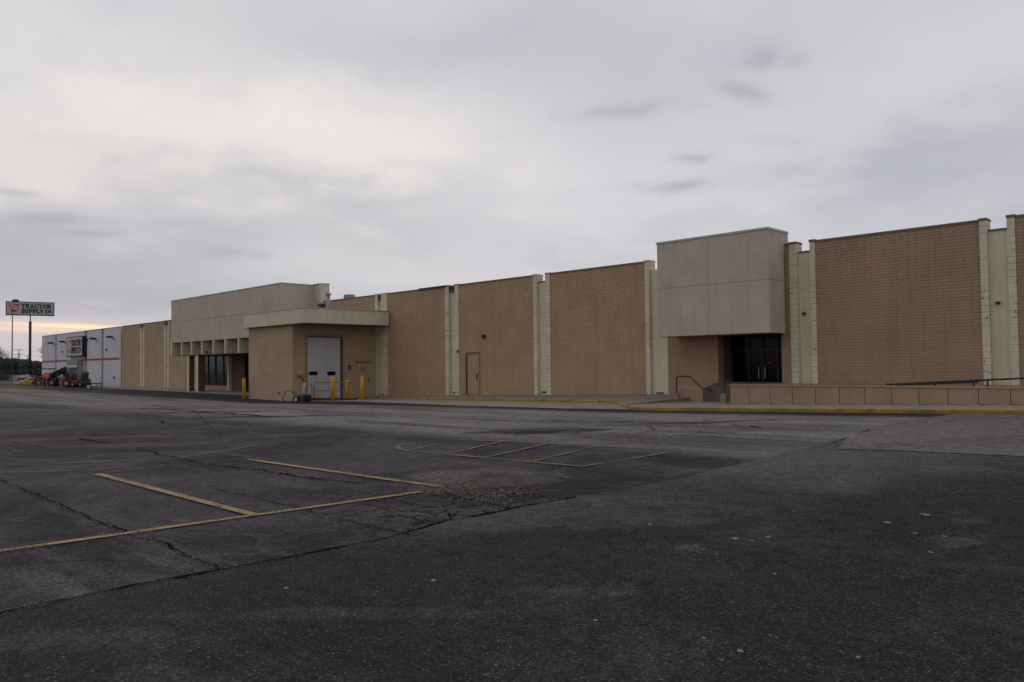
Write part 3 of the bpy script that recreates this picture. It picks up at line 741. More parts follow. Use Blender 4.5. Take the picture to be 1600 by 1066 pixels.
# right block
bx0, bx1 = SX(1027.5, 450, -1.3), SX(1201.5, 450, -1.3)
blk = bx('entrance_block', JOINT, bld, bx0 + .03, -1.27, 2.72, bx1 - .03, -.065, 6.44)
xm = bx0 + (bx1 - bx0) * .49; zm = 4.62; jw = .006
for a, b in ((bx0, xm - jw), (xm + jw, bx1 - .0)):
    for c, d in ((2.70, zm - jw), (zm + jw, 6.42)):
        bx('stucco_panel', STUC, blk, a, -1.3, c, b, -1.272, d)
for c, d in ((2.70, zm - jw), (zm + jw, 6.42)):
    bx('stucco_panel', STUC, blk, bx1 - .029, -1.271, c, bx1, -.068, d)
    bx('stucco_panel', STUC, blk, bx0, -1.271, c, bx0 + .029, -.068, d)
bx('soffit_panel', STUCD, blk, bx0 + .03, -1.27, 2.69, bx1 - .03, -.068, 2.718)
bx('coping', METAL, blk, bx0 - .03, -1.33, 6.422, bx1 + .03, .3, 6.50)
bx('block_back', STUC, blk, bx0, -.066, TOP - .3, bx1, .3, 6.42)
# right of the entrance
CAPM[0] = COPE
g5 = [X(v, 490) for v in (1235.5, 1247, 1267.5, 1276)]
panel(rx1, g5[0] - .003, m=BRICK); gap(*g5, lamp=None)
g6 = [X(v, 480) for v in (1534, 1546, 1577, 1590)]
panel(g5[3] + .003, g6[0] - .003, m=BRICK); gap(*g6)
x = g6[3]
while x < XR - 7:
    panel(x + .003, x + 5.5, m=BRICK); gap(x + 5.503, x + 5.75, x + 6.25, x + 6.5); x += 6.5
panel(x + .003, XR)
for px, py in ((1257, 490), (1559.5, 473.5)):
    p = onY(px, py, .13); bx('small_vent', DARKM, bld, p.x - .06, .05, p.z - .04, p.x + .06, .129, p.z + .04)
p = onY(757, 525.5); w = MB(); w.box(p.x - .09, -.16, p.z - .1, p.x + .09, -.002, p.z + .08, bev=.02); w.build('wall_lamp', DARKM, bld)
p = onY(716.8, 549.5); bx('junction_box', DARKM, bld, p.x - .04, -.12, p.z - .06, p.x + .04, -.036, p.z + .06)
# service door in the brick panel
dx0, dx1 = SX(731.5, 590), SX(748.5, 590)
dz0, dz1 = .13, onY(740, 553).z
DOORT = mat('tan_door_paint', (.40, .285, .18), .6, .05, 2, grime=.15)
sd_ = bx('service_door', DOORT, bld, dx0, -.05, dz0, dx1, -.002, dz1)
bx('frame', RUST, sd_, dx0 - .1, -.08, dz0 - .02, dx0 - .001, -.002, dz1 + .0); bx('frame', DOORT, sd_, dx1 + .001, -.08, dz0 - .02, dx1 + .07, -.002, dz1)
bx('lintel', COPE, sd_, dx0 - .1, -.09, dz1 + .001, dx1 + .07, -.002, dz1 + .09)
bx('handle', DARKM, sd_, dx1 - .1, -.1, dz0 + .75, dx1 - .05, -.052, dz0 + 1.1)
for z in (.25, 1.0, 1.8): bx('hinge', RUST, sd_, dx0 - .02, -.095, dz0 + z, dx0 + .03, -.052, dz0 + z + .12)
# sloping brick cheek wall west of the steps
cx0 = SX(1056, 610, -1.15)
MB().prism([(cx0, -1.15), (rx0 - .02, -1.15), (rx0 - .02, -.002), (cx0, -.002)], -.2, lambda x, y: .65 + .21 * (y + 1.15) / 1.15).build('cheek_wall', BRICK, bld)
DKW = mat('dark_brown_wall', (.125, .085, .07), .9, .1, 2, grime=.3)  # plain dark brown for the wall right of the cheek
MB().prism([(rx0 - .019, -1.14), (rx0 + 2.6, -1.14), (rx0 + 2.6, -.003), (rx0 - .019, -.003)], -.1, lambda x, y: .63 + .2 * (y + 1.14) / 1.14).build('dark_step_wall', DKW, bld)
# left entrance: tall block with fins below it
LX0, LX1, LY = SX(267.5, 520, -2.4), SX(439.5, 480, -2.4), -2.4
lb = bx('tall_entrance_block', JOINT, bld, LX0 + .03, LY + .03, 3.79, LX1 - .03, -.07, 7.14)
n_ = 4
for i in range(n_):
    a = LX0 + (LX1 - LX0) * i / n_; b = LX0 + (LX1 - LX0) * (i + 1) / n_
    for c, d in ((3.77, 5.39), (5.41, 7.12)):
        bx('stucco_panel', STUC, lb, a + (.006 if i else 0), LY, c, b - (.006 if i < n_ - 1 else 0), LY + .028, d)
for xx in (LX0, LX1 - .029):
    bx('stucco_panel', STUC, lb, xx, LY + .029, 3.77, xx + .029, -.072, 7.12)
bx('coping', METAL, lb, LX0 - .03, LY - .03, 7.122, LX1 + .03, .3, 7.19)
bx('block_back', STUC, lb, LX0, -.068, TOP - .5, LX1, .3, 7.12)
bx('roof_lid', ROOF, lb, LX0 + .1, .302, 5.45, LX1 - .2, 1.0, 7.0)
WX1 = SX(503.5, 470)
bx('wing_wall', STUC, lb, LX1 + .003, -.07, 3.0, WX1 - .28, .5, 7.12); bx('wing_pilaster', PILA, lb, WX1 - .277, -.1, 3.0, WX1, .55, 7.16)
bx('wing_coping', METAL, lb, LX1 + .035, -.1, 7.165, WX1 + .03, .56, 7.22)
bx('fin_backing', CREAM_, bld, LX0 + .02, LY + .95, 2.76, LX1 + .5, LY + 1.05, 3.785)
fx = [266.2, 282.5, 297.7, 314, 332, 350.6, 371.2, 394, 416, 440]
for i, v in enumerate(fx):
    a = SX(v, 545, LY); wd = .34 if i == 0 else .21
    bx('fin', CREAM_, bld, a, LY, 2.74, a + wd, LY + .948, 3.768)
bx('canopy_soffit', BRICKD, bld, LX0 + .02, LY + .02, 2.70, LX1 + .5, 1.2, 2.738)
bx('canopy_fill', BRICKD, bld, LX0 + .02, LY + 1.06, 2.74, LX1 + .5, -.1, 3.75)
bx('wall_lamp', DARKM, bld, SX(322, 550, LY) , LY - .12, 2.80, SX(322, 550, LY) + .25, LY + .0, 2.98)
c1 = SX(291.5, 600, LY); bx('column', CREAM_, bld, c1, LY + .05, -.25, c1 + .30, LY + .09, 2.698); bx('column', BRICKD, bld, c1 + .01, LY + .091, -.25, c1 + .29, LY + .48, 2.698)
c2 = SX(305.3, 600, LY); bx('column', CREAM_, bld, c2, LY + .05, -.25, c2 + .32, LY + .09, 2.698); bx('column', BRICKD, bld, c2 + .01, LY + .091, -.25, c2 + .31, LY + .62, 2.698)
w0, w1 = SX(315.5, 590), SX(357.5, 590)
bx('pilaster', CREAM_, bld, eL + 2.003, -.1, -.25, w0 - .003, .3, 2.698)
bx('sill_wall', BRICKL, bld, w0, -.12, -.25, w1, .3, .30)
sg = bx('storefront_window', GLASS2, bld, w0, .0, .302, w1, .05, 2.698)
for v in (316.2, 325.8, 337, 349.5, 356.5):
    a = SX(v, 590); bx('mullion', DARKM, sg, a - .05, -.06, .305, a + .07, -.002, 2.695)
bx('bottom_rail', DARKM, sg, w0, -.065, .303, w1, -.061, .38)
bx('column', CREAM_, bld, w1 + .003, -.14, -.25, w1 + .32, .3, 2.698)
w2 = SX(380, 590); w3 = -44.4
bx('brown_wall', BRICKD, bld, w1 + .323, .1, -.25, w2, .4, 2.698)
bx('entry_glazing', GLASS, bld, w2 + .003, .2, -.25, w3 + 4, .3, 2.698)
# ------------------------------------------------------------------ loading dock wing
A = Vector((-39.4, -5.32, 0)); B = Vector((-39.0, -.04, 0)); DX0 = -44.6
dk = MB().prism([(DX0, A.y), (A.x, A.y), (B.x, B.y), (DX0, -.04)], -.6, 4.05).build('dock_walls', BRICKL, bld)
Fc = Vector((-37.62, -5.62)); Fr = Vector((-37.5, -.07))
fas = MB().prism([(DX0 - .1, Fc.y), (Fc.x, Fc.y), (Fr.x, Fr.y), (DX0 - .1, -.07)], 4.08, 4.88).build('dock_fascia', CREAM_, bld)
MB().prism([(DX0 - .13, Fc.y - .03), (Fc.x + .03, Fc.y - .03), (Fr.x + .03, Fr.y), (DX0 - .13, Fr.y)], 4.882, 4.94).build('fascia_coping', METAL, fas)
MB().prism([(DX0 - .0, Fc.y + .03), (Fc.x - .03, Fc.y + .03), (Fr.x - .03, Fr.y), (DX0, -.07)], 4.055, 4.078).build('fascia_soffit', COPE, fas)
ax = (B - A).normalized(); nr = Vector((ax.y, -ax.x, 0))      # along the door wall, and out of it
def dwall(px, py): p = onV(px, py, A, B); return (p - A).dot(ax), p.z
def dbox(mb, s0, s1, z0, z1, o0, o1):
    pts = [A + ax * s + nr * o for s, o in ((s0, o0), (s1, o0), (s1, o1), (s0, o1))]
    return mb.prism([(p.x, p.y) for p in pts], z0, z1)
gs0, _ = dwall(480, 580); gs1, _ = dwall(531, 580); gs2, _ = dwall(534.5, 580); gzt = dwall(505, 527.9)[1]; gzb = -.22
# dark reveal framing the overhead door
rv = dbox(MB(), gs0 - .03, gs2, gzb - .02, gzt + .06, .003, .02).build('door_reveal', mat('reveal_brown', (.06, .045, .035), .9, .1, 3), bld)
od = MB()
k = 0; z = gzb; hgt = (gzt - gzb) / 14
for i in range(14):
    dbox(od, gs0, gs1, z + .012, z + hgt - .001, .021, .055); dbox(od, gs0 + .001, gs1 - .001, z - .0, z + .012, .021, .04); z += hgt
od = od.build('overhead_door', ROLL_, rv)
for px in (488.8, 517):
    s, z = dwall(px, 583.6)
    wmb = MB(); pts = []
    for kx in range(20):
        a = 2 * math.pi * kx / 20; ca, sa = math.cos(a), math.sin(a)
        pts.append((s + math.copysign(abs(ca) ** .45, ca) * .27, z + math.copysign(abs(sa) ** .45, sa) * .115))
    fr = [wmb.bm.verts.new(A + ax * q[0] + nr * .062 + Vector((0, 0, q[1]))) for q in pts]; bk = [wmb.bm.verts.new(A + ax * q[0] + nr * .056 + Vector((0, 0, q[1]))) for q in pts]
    wmb.bm.faces.new(fr)
    for kx in range(20): wmb.bm.faces.new((fr[kx], fr[(kx + 1) % 20], bk[(kx + 1) % 20], bk[kx]))
    wmb.build('window', GLASS, bld)
for s0, s1, z0, z1 in ((gs0 - .12, gs0 - .031, gzb, gzt + .06), (gs2 + .001, gs2 + .09, gzb, gzt + .06), (gs0 - .12, gs2 + .09, gzt + .062, gzt + .16)):
    dbox(MB(), s0, s1, z0, z1, .003, .07).build('door_frame', STUCD, bld)
ps0, _ = dwall(557.5, 590); ps1, _ = dwall(577, 590); pzt = dwall(567, 567)[1]
pd = dbox(MB(), ps0, ps1, -.16, pzt, .003, .05).build('side_door', DOORT, bld)
dbox(MB(), ps0 - .07, ps1 + .05, pzt + .001, pzt + .1, .003, .08).build('lintel', COPE, pd)
s, z = dwall(566.3, 577.5)
dbox(MB(), s - .2, s + .2, z - .12, z + .13, .051, .06).build('notice', mat('faded_notice', (.30, .24, .18), .7, .15, 9), pd)
for k in range(3): dbox(MB(), s - .14, s + .13 - k * .04, z + .06 - k * .07, z + .08 - k * .07, .061, .063).build('notice_line', COPE, pd)
dbox(MB(), ps1 - .12, ps1 - .07, .78, .92, .051, .1).build('handle', DARKM, pd)
s, z = dwall(545.7, 573.7); dbox(MB(), s - .07, s + .07, z - .12, z + .12, .003, .09).build('wall_box', DARKM, bld)
s, z = dwall(467, 585)
mp_ = A + ax * s; em = MB().lathe((mp_.x + .1, mp_.y, z), [(.13, 0), (.15, .03), (.15, .12), (.1, .2)], 18, 'x').build('electric_meter', GREYP, bld)
q = [dwall(*v) for v in ((469, 588), (472.5, 592), (475, 600), (475.5, 612))]
MB().tube([A + ax * s_ + nr * .06 + Vector((0, 0, z_)) for s_, z_ in q], .028).build('conduit', RUST, em)
p = onY(437.5, 614.5, A.y); MB().tube([(p.x, A.y, p.z + .02), (p.x, A.y - .1, p.z + .02), (p.x + .03, A.y - .15, p.z - .05)], .035).build('spigot', RUST, bld)
# things fixed to the roof
p = onY(513, 458.5, -1.5); MB().tube([(p.x, p.y, 4.5), (p.x, p.y, p.z - .1)], .11, 12).tube([(p.x, p.y, p.z - .1), (p.x, p.y, p.z)], .19, 12).build('flue_pipe', GREYP, bld, True)
p = onY(546, 462, 3); MB().lathe((p.x, 3, 5.4), [(.3, 0), (.3, p.z - 5.75), (.4, p.z - 5.7), (.4, p.z - 5.38), (.34, p.z - 5.34)], 14).build('roof_hood', GREYP, bld)
p = atZ(501.7, 476, 44.5); bx('roof_floodlight', BLK, bld, p.x - .18, p.y - .15, 4.95, p.x + .18, p.y + .2, 5.3, bev=.04)
p = onY(281.3, 470, 2); MB().tube([(p.x, 2, 7.0), (p.x, 2, 7.95)], .02, 6).build('antenna', DARKM, bld)
p = onY(690, 447, -.05); bx('loose_flashing', BLK, bld, onY(655, 452, -.05).x, -.08, TOP - .0, g2[0] + .2, -.066, TOP + .1)
for gg in (g1, g2): bx('roof_scupper', BLK, bld, gg[1] + .01, -.0, TOP - .24, gg[1] + .38, .095, TOP + .04)
for a_, b_ in ((e0[2], e0[3]), (e0[6], e0[7])): bx('roof_scupper', BLK, bld, a_ - .3, -.1, TOP - .28, b_ + .1, .2, TOP + .0)
# side and back walls of the whole block, for other viewpoints
bx('end_wall', BRICK, bld, XR, 0, -.4, XR + .3, 60, TOP); bx('rear_wall', BRICK, bld, XL, 60, -.4, XR, 60.3, TOP)

# ------------------------------------------------------------------ farm store at the far end
ts = thing('farm_supply_store', 'white farm supply store with a red stripe and a large wall sign', 'store', (-96, 5, 0))
TX0, TX1 = SX(65.5, 560), SX(187.5, 560)
eds = [TX0, X(86, 560), X(88.4, 560), X(131.8, 560), X(135.8, 560), X(158.2, 560), X(161.8, 560), TX1]
for i in range(7):
    a, b = eds[i], eds[i + 1]
    if i % 2: bx('joint_pier', GREYP if i != 9 else WHITEB, ts, a, .10, -.3, b, .5, TOP - .1)
    else: bx('wall_panel', WHITEB, ts, a, 0, -.3, b, .5, TOP)
    bx('red_stripe', REDS, ts, a + .001, (.10 if i % 2 else 0) - .02, 2.70, b - .001, (.10 if i % 2 else 0) - .002, 2.90)
bx('corner_pilaster', PILA, ts, TX1 + .003, -.04, -.3, XL - .01, .5, TOP + .03)
bx('coping', METAL, ts, TX0 - .03, -.03, TOP + .002, TX1, .55, TOP + .07)
bx('side_wall', WHITEB, ts, TX0, .502, -.3, TX0 + .4, 45, TOP - .01); bx('roof_slab', ROOF, ts, TX0 + .4, .502, 5.2, XL - .01, 45, 5.4)
for px, py in ((78.5, 536), (96.7, 534), (144.2, 529.3), (170.4, 526.6)):
    p = onY(px, py, -.5); l_ = bx('floodlight', DARKM, ts, p.x - .22, -.75, p.z - .1, p.x + .22, -.2, p.z + .1, bev=.03)
    MB().tube([(p.x, -.002, p.z - .25), (p.x, -.25, p.z - .05)], .04).build('bracket', DARKM, l_)
for px, py in ((83, 536.3), (137, 531.5), (98, 550), (167, 547), (179, 590)):
    p = onY(px, py, 0); bx('wall_fitting', DARKM, ts, p.x - .12, -.1, p.z - .1, p.x + .12, -.002, p.z + .1)
# doorway
d0, d1 = X(112.5, 575), X(129, 575)
df = bx('entrance_surround', GREYP, ts, d0 - .2, -.5, -.2, d1 + .2, -.003, 2.85)
bx('door_glass', GLASS, df, d0, -.54, -.1, d1, -.502, 2.72)
for x in (d0, d0 + (d1 - d0) * .32, (d0 + d1) / 2, d0 + (d1 - d0) * .68, d1 - .1): bx('door_stile', mat('stile_grey', (.2, .2, .2), .6, .1, 3), df, x, -.58, -.1, x + .08, -.542, 2.1)
bx('door_header', mat('white_header', (.6, .6, .6), .5, .05, 2), df, d0, -.60, 2.02, d1, -.543, 2.24)
# ---- lettering: heavy slab letters drawn as strokes
def arc(cx, cy, rx, ry, a0, a1, n_=8): return [(cx + rx * math.cos(R(a0 + (a1 - a0) * k / n_)), cy + ry * math.sin(R(a0 + (a1 - a0) * k / n_))) for k in range(n_ + 1)]
GL = {
 'T': (.9, [[(.45, 0), (.45, 1)]], [((0, 1), (.9, 1)), ((.22, 0), (.68, 0)), ((.04, .8), (.04, 1)), ((.86, .8), (.86, 1))]),
 'R': (.95, [[(.2, 0), (.2, 1)], [(.2, 1), (.5, 1)] + arc(.5, .76, .27, .24, 90, -90) + [(.2, .52)], [(.5, .5), (.78, .02)]], [((0, 0), (.42, 0)), ((0, 1), (.3, 1)), ((.62, 0), (.98, 0))]),
 'A': (.95, [[(.18, .02), (.46, 1)], [(.46, 1), (.78, .02)]], [((.25, .36), (.7, .36)), ((0, 0), (.36, 0)), ((.58, 0), (.97, 0)), ((.3, 1), (.55, 1))]),
 'C': (.85, [arc(.45, .5, .33, .48, 55, 305, 12)], [((.74, .66), (.74, .98)), ((.74, .05), (.74, .3))]),
 'O': (.95, [arc(.47, .5, .35, .48, 0, 360, 16)], []),
 'S': (.8, [arc(.4, .74, .27, .25, 20, 270, 9) + arc(.4, .26, .29, .25, 90, -160, 9)], [((.7, .72), (.7, 1)), ((.08, .02), (.08, .3))]),
 'U': (.95, [[(.2, 1), (.2, .35)] + arc(.46, .33, .26, .32, 180, 360) + [(.72, 1)]], [((.02, 1), (.4, 1)), ((.55, 1), (.92, 1))]),
 'P': (.85, [[(.2, 0), (.2, 1)], [(.2, 1), (.5, 1)] + arc(.5, .74, .26, .26, 90, -90) + [(.2, .48)]], [((0, 0), (.42, 0)), ((0, 1), (.3, 1))]),
 'L': (.8, [[(.2, 0), (.2, 1)], [(.2, .02), (.74, .02)]], [((0, 1), (.42, 1)), ((0, 0), (.3, 0)), ((.74, .0), (.74, .28))]),
 'Y': (.9, [[(.45, 0), (.45, .45)], [(.45, .45), (.14, 1)], [(.45, .45), (.76, 1)]], [((.25, 0), (.65, 0)), ((0, 1), (.32, 1)), ((.58, 1), (.92, 1))]),
 'o': (.6, [arc(.3, .68, .2, .26, 0, 360, 14)], [((.05, .12), (.55, .12))]),
}
def lettering(mb, text, org, rt, up, nm, h, width=None, th=.2, ser=.13, slant=0, gap_=.12):
    adv = sum(GL[c][0] + gap_ if c != ' ' else .32 for c in text) - gap_
    kx = (width / adv) if width else h; x = 0; lay = 0
    def bar(p, q, t):
        nonlocal lay
        lay += 1
        p = Vector((p[0] * kx, p[1] * h)); q = Vector((q[0] * kx, q[1] * h)); d = (q - p)
        if d.length < 1e-5: return
        n2_ = Vector((-d.y, d.x)).normalized() * t * h / 2; d = d.normalized() * t * h * .25
        d *= 0.6
        cs = [p - d + n2_, q + d + n2_, q + d - n2_, p - d - n2_]
        off = .012 + .0004 * (lay % 12)
        fr = [org + rt * (c.x + slant * c.y) + up * c.y + nm * off for c in cs]; bk = [v - nm * (off - .001) for v in fr]
        a = [mb.bm.verts.new(v) for v in fr]; b = [mb.bm.verts.new(v) for v in bk]
        mb.bm.faces.new(a)
        for i in range(4): mb.bm.faces.new((a[i], a[(i + 1) % 4], b[(i + 1) % 4], b[i]))
    for ch in text:
        if ch == ' ': x += .32; continue
        w_, st, se = GL[ch]
        for pl in st:
            for a, b in zip(pl, pl[1:]): bar((x + a[0], a[1]), (x + b[0], b[1]), th)
        for a, b in se: bar((x + a[0], a[1]), (x + b[0], b[1]), ser)
        x += w_ + gap_
    return mb
INK = mat('black_letter', (.012, .012, .014), .6, .1, 4)
LOGOR = mat('logo_red', (.42, .03, .035), .5, .08, 4)
LOGOW = mat('logo_white', (.62, .62, .62), .5, .05, 4)
SIGNF = mat('sign_face', (.43, .43, .47), .5, .04, 2)
def sign_art(parent, org, rt, up, nm, Wd, Ht):
    """red shield with three letters, then two lines of words"""
    mb = MB(); h = Ht
    pts = [(.045, .88), (.27, .86), (.235, .25), (.105, .12)]
    fr = [org + rt * (a * Wd) + up * (b * h) + nm * .008 for a, b in pts]
    a_ = [mb.bm.verts.new(v) for v in fr]; b_ = [mb.bm.verts.new(v - nm * .006) for v in fr]; mb.bm.faces.new(a_)
    for i in range(4): mb.bm.faces.new((a_[i], a_[(i + 1) % 4], b_[(i + 1) % 4], b_[i]))
    mb.build('logo_shield', LOGOR, parent)
    m2 = MB()
    for ch, x, y in (('T', .073, .50), ('S', .128, .42), ('C', .182, .34)):
        lettering(m2, ch, org + rt * (x * Wd) + up * (y * h), rt, up, nm, h * .34, width=Wd * .05, th=.17, ser=.12, slant=.12)
    m2.build('logo_letters', LOGOW, parent)
    m3 = MB()
    lettering(m3, 'TRACTOR', org + rt * (.31 * Wd) + up * (.56 * h), rt, up, nm, h * .29, width=Wd * .635, th=.30, ser=.21, gap_=.08)
    lettering(m3, 'SUPPLY Co', org + rt * (.31 * Wd) + up * (.14 * h), rt, up, nm, h * .29, width=Wd * .635, th=.30, ser=.21, gap_=.08)
    m3.build('sign_lettering', INK, parent)
sx0, sx1 = SX(103.5, 540, -.48), SX(128.2, 540, -.48); sz1, sz0 = onY(128, 524.9, -.48).z, onY(128, 556.8, -.48).z
ws = bx('wall_sign', INK, ts, sx0, -.46, sz0, sx1, -.005, sz1)
bx('sign_face', SIGNF, ws, sx0 + .15, -.48, sz0 + .12, sx1 - .12, -.462, sz1 - .1)
sign_art(ws, Vector((sx0 + .15, -.481, sz0 + .12)), Vector((1, 0, 0)), Vector((0, 0, 1)), Vector((0, -1, 0)), sx1 - sx0 - .27, sz1 - sz0 - .22)

# ------------------------------------------------------------------ tall road sign
pc = atZ(46.5, 595, 119); pz = gz(pc.x, pc.y); pc.z = pz
tocam = Vector((EYE.x - pc.x, EYE.y - pc.y, 0)).normalized(); rt = Vector((-tocam.y, tocam.x, 0))
ps = thing('pylon_sign', 'tall farm store road sign with red logo on a single dark pole', 'road sign', pc)
mb_ = MB(); Wd = 6.35; zt = atZ(46, 472, 119).z; zb = atZ(46, 493.3, 119).z
def obox(mb, c, rt, nm, x0, x1, d0, d1, z0, z1):
    pts = [c + rt * a + nm * b for a, b in ((x0, d0), (x1, d0), (x1, d1), (x0, d1))]
    return mb.prism([(p.x, p.y) for p in pts], z0, z1)
cab = obox(MB(), pc, rt, tocam, -Wd / 2, Wd / 2, -.35, .3, zb, zt).build('cabinet', INK, ps)
obox(MB(), pc, rt, tocam, -Wd / 2 + .13, Wd / 2 - .13, .301, .32, zb + .13, zt - .13).build('sign_face', SIGNF, cab)
o_ = pc - rt * (Wd / 2 - .13) + tocam * .321; o_.z = zb + .13
sign_art(cab, o_, rt, Vector((0, 0, 1)), tocam, Wd - .26, zt - zb - .26)
MB().tube([(pc.x, pc.y, -.3), (pc.x, pc.y, zb - .9)], .19, 12).tube([(pc.x, pc.y, zb - .9), (pc.x, pc.y, zb)], .08, 10).build('pole', DARKM, ps, True)
# parking-lot lamp standing behind it
lc = atZ(18.5, 598, 135); lc.z = gz(lc.x, lc.y); lt = atZ(20, 470.5, 135).z
lp = thing('lot_lamp_post', 'thin tall lot lamp post left of the road sign pole', 'lamp post', lc)
MB().tube([(lc.x, lc.y, -.2), (lc.x, lc.y, lt)], [.11, .07], 8).build('pole', DARKM, lp)
c_ = lc + rt * .45; MB().lathe((c_.x, c_.y, lt - .1), [(.2, 0), (.6, .12), (.55, .3), (.2, .42)], 12).build('lamp_head', BLK, lp)

# ------------------------------------------------------------------ far background
HILL = mat('hazed_far_woods', (.022, .026, .036), .95, .3, .05)  # distance haze is put into the colour as a bluish tint
def woods(name, m, px0, px1, Z, top, base, seed, jit, dens, label):
    mb = MB(); rnd = random.Random(seed); k = px0
    while k < px1:
        p = atZ(k, 580, Z * rnd.uniform(.97, 1.08)); hh = lerp_tab(top, k) * rnd.uniform(.82, 1.08); r0 = hh * rnd.uniform(.35, .6)
        mb.blobm((p.x, p.y, hh * .5), r0, r0, hh * .52, .55, 2, seed=rnd.random() * 9, fs=2.6)
        k += dens * rnd.uniform(.5, 1.3)
    o = mb.build(name, m); tag(o, label, 'woods', kind='stuff'); return o
woods('distant_woods', HILL, -260, 75, 380, [(-260, 9), (0, 7.6), (25, 7.4), (40, 7.2), (50, 6.4), (62, 6.2), (75, 6)], 0, 4, .2, 1.0, 'dark wooded ridge along the horizon beyond the road sign')
hm = MB(); 
for i in range(2): pass
pts = []
for k in range(30):
    px = -300 + k * 14; a = atZ(px, 580, 395); pts.append(a)
for a, b in zip(pts, pts[1:]):
    back_ = FWD * 160
    a1, b1 = Vector((a.x, a.y, 4.2)) + FWD * 20, Vector((b.x, b.y, 4.2)) + FWD * 20
    hm.quad((a.x, a.y, -.5), (b.x, b.y, -.5), b1, a1); hm.quad(a1, b1, b1 + back_, a1 + back_)
struct(hm.build('hills', mat('hill_ground', (.03, .03, .032), .95, .2, .1)))
# brown thicket and field edge
TH = mat('brown_thicket', (.055, .038, .026), .95, .35, 2)
mb = MB(); rnd = random.Random(9)
for k in range(1500):
    px = rnd.uniform(-160, 15); p = atZ(px, 590, rnd.uniform(150, 158)); hgt_ = rnd.uniform(.4, 1.9) * (1 if px < 8 else .5)
    for _ in range(2):
        d = Vector((rnd.gauss(0, .35), rnd.gauss(0, .35), 1)).normalized() * hgt_
        mb.tube([(p.x, p.y, 0), (p.x + d.x, p.y + d.y, d.z)], [.05, .03], 3, caps=False)
tag(mb.build('brown_thicket', TH), 'brown leafless thicket at the lot edge behind the lamp post', 'thicket', kind='stuff')
GRN = mat('field_edge', (.045, .045, .03), .95, .3, .3)
a = atZ(-300, 590, 142); b = atZ(66, 590, 142); c_ = atZ(66, 590, 380); d_ = atZ(-300, 590, 380)
mb = MB(); mb.quad((a.x, a.y, .06), (b.x, b.y, .06), (c_.x, c_.y, .07), (d_.x, d_.y, .07)); struct(mb.build('field', GRN))
# chain-link fence
fe = thing('chain_link_fence', 'grey chain link fence beyond the lot, behind the road sign pole', 'fence', atZ(35, 592, 132))
fa, fb = atZ(-60, 590, 134), atZ(70, 590, 130)
nP = 14; FNC = mat('fence_steel', (.10, .10, .10), .8, .1, 2)
for i in range(nP + 1):
    p = fa.lerp(fb, i / nP); MB().tube([(p.x, p.y, 0), (p.x, p.y, 1.95)], .035, 5).build('post', FNC, fe)
MB().tube([(fa.x, fa.y, 1.9), (fb.x, fb.y, 1.9)], .028, 5).build('top_rail', FNC, fe)
wm = MB()
for i in range(170):
    p = fa.lerp(fb, i / 170); q_ = fa.lerp(fb, min(1, (i + 8) / 170)); w_ = .004
    wm.tube([(p.x, p.y, .05), (q_.x, q_.y, 1.88)], w_, 3, caps=False); wm.tube([(q_.x, q_.y, .05), (p.x, p.y, 1.88)], w_, 3, caps=False)
wm.build('wire_mesh', FNC, fe)
# pale kerb at the lot edge
kk = MB(); a = atZ(-100, 596, 100); b = atZ(17, 596, 104)
obox(kk, a, (b - a).normalized(), Vector((0, 0, 0)) + tocam, 0, (b - a).length, 0, .3, -.1, .3); struct(kk.build('edge_kerb', mat('pale_kerb', (.26, .26, .27), .9, .1, 2)))
# bare trees
BARK = mat('bark', (.05, .042, .038), .95, .3, 6)
def bare_tree(name, label, base, h, seed, spread=.5, lean=(0, 0)):
    t = thing(name, label, 'tree', base, 'bare trees beyond the lot'); rnd = random.Random(seed)
    tr = MB(); tw = MB()
    def grow(p, d, ln, r, lev):
        q = p + d * ln; m_ = p.lerp(q, .5) + Vector((rnd.gauss(0, 1), rnd.gauss(0, 1), 0)) * ln * .05
        (tr if lev < 2 else tw).tube([p, m_, q], [r, r * .82, r * .66], 5 if lev < 3 else 3, caps=False)
        if lev >= 7: return
        for k in range(3 if lev < 5 else 2):
            a = rnd.uniform(0, 6.28); s = rnd.uniform(.35, .8) * spread * 1.6
            nd_ = (d + Vector((math.cos(a) * s, math.sin(a) * s, rnd.uniform(-.1, .2)))).normalized()
            grow(p.lerp(q, rnd.uniform(.62, 1)), nd_, ln * rnd.uniform(.62, .85), r * .6, lev + 1)
    grow(Vector(base), Vector((lean[0], lean[1], 1)).normalized(), h * .27, h * .018, 0)
    tr.build('trunk', BARK, t); tw.build('crown', BARK, t); return t
b_ = atZ(-9, 592, 128); bare_tree('bare_tree', 'bare twiggy tree cut off by the left edge of the photo', (b_.x, b_.y, 0), 9.0, 3, .7)
b_ = atZ(72, 592, 165); bare_tree('bare_tree', 'bare tree whose twigs show past the white store corner', (b_.x, b_.y, 0), 8.8, 8, .55)
b_ = atZ(-120, 592, 140); bare_tree('bare_tree', 'second bare tree further left along the lot edge', (b_.x, b_.y, 0), 8, 5, .6)
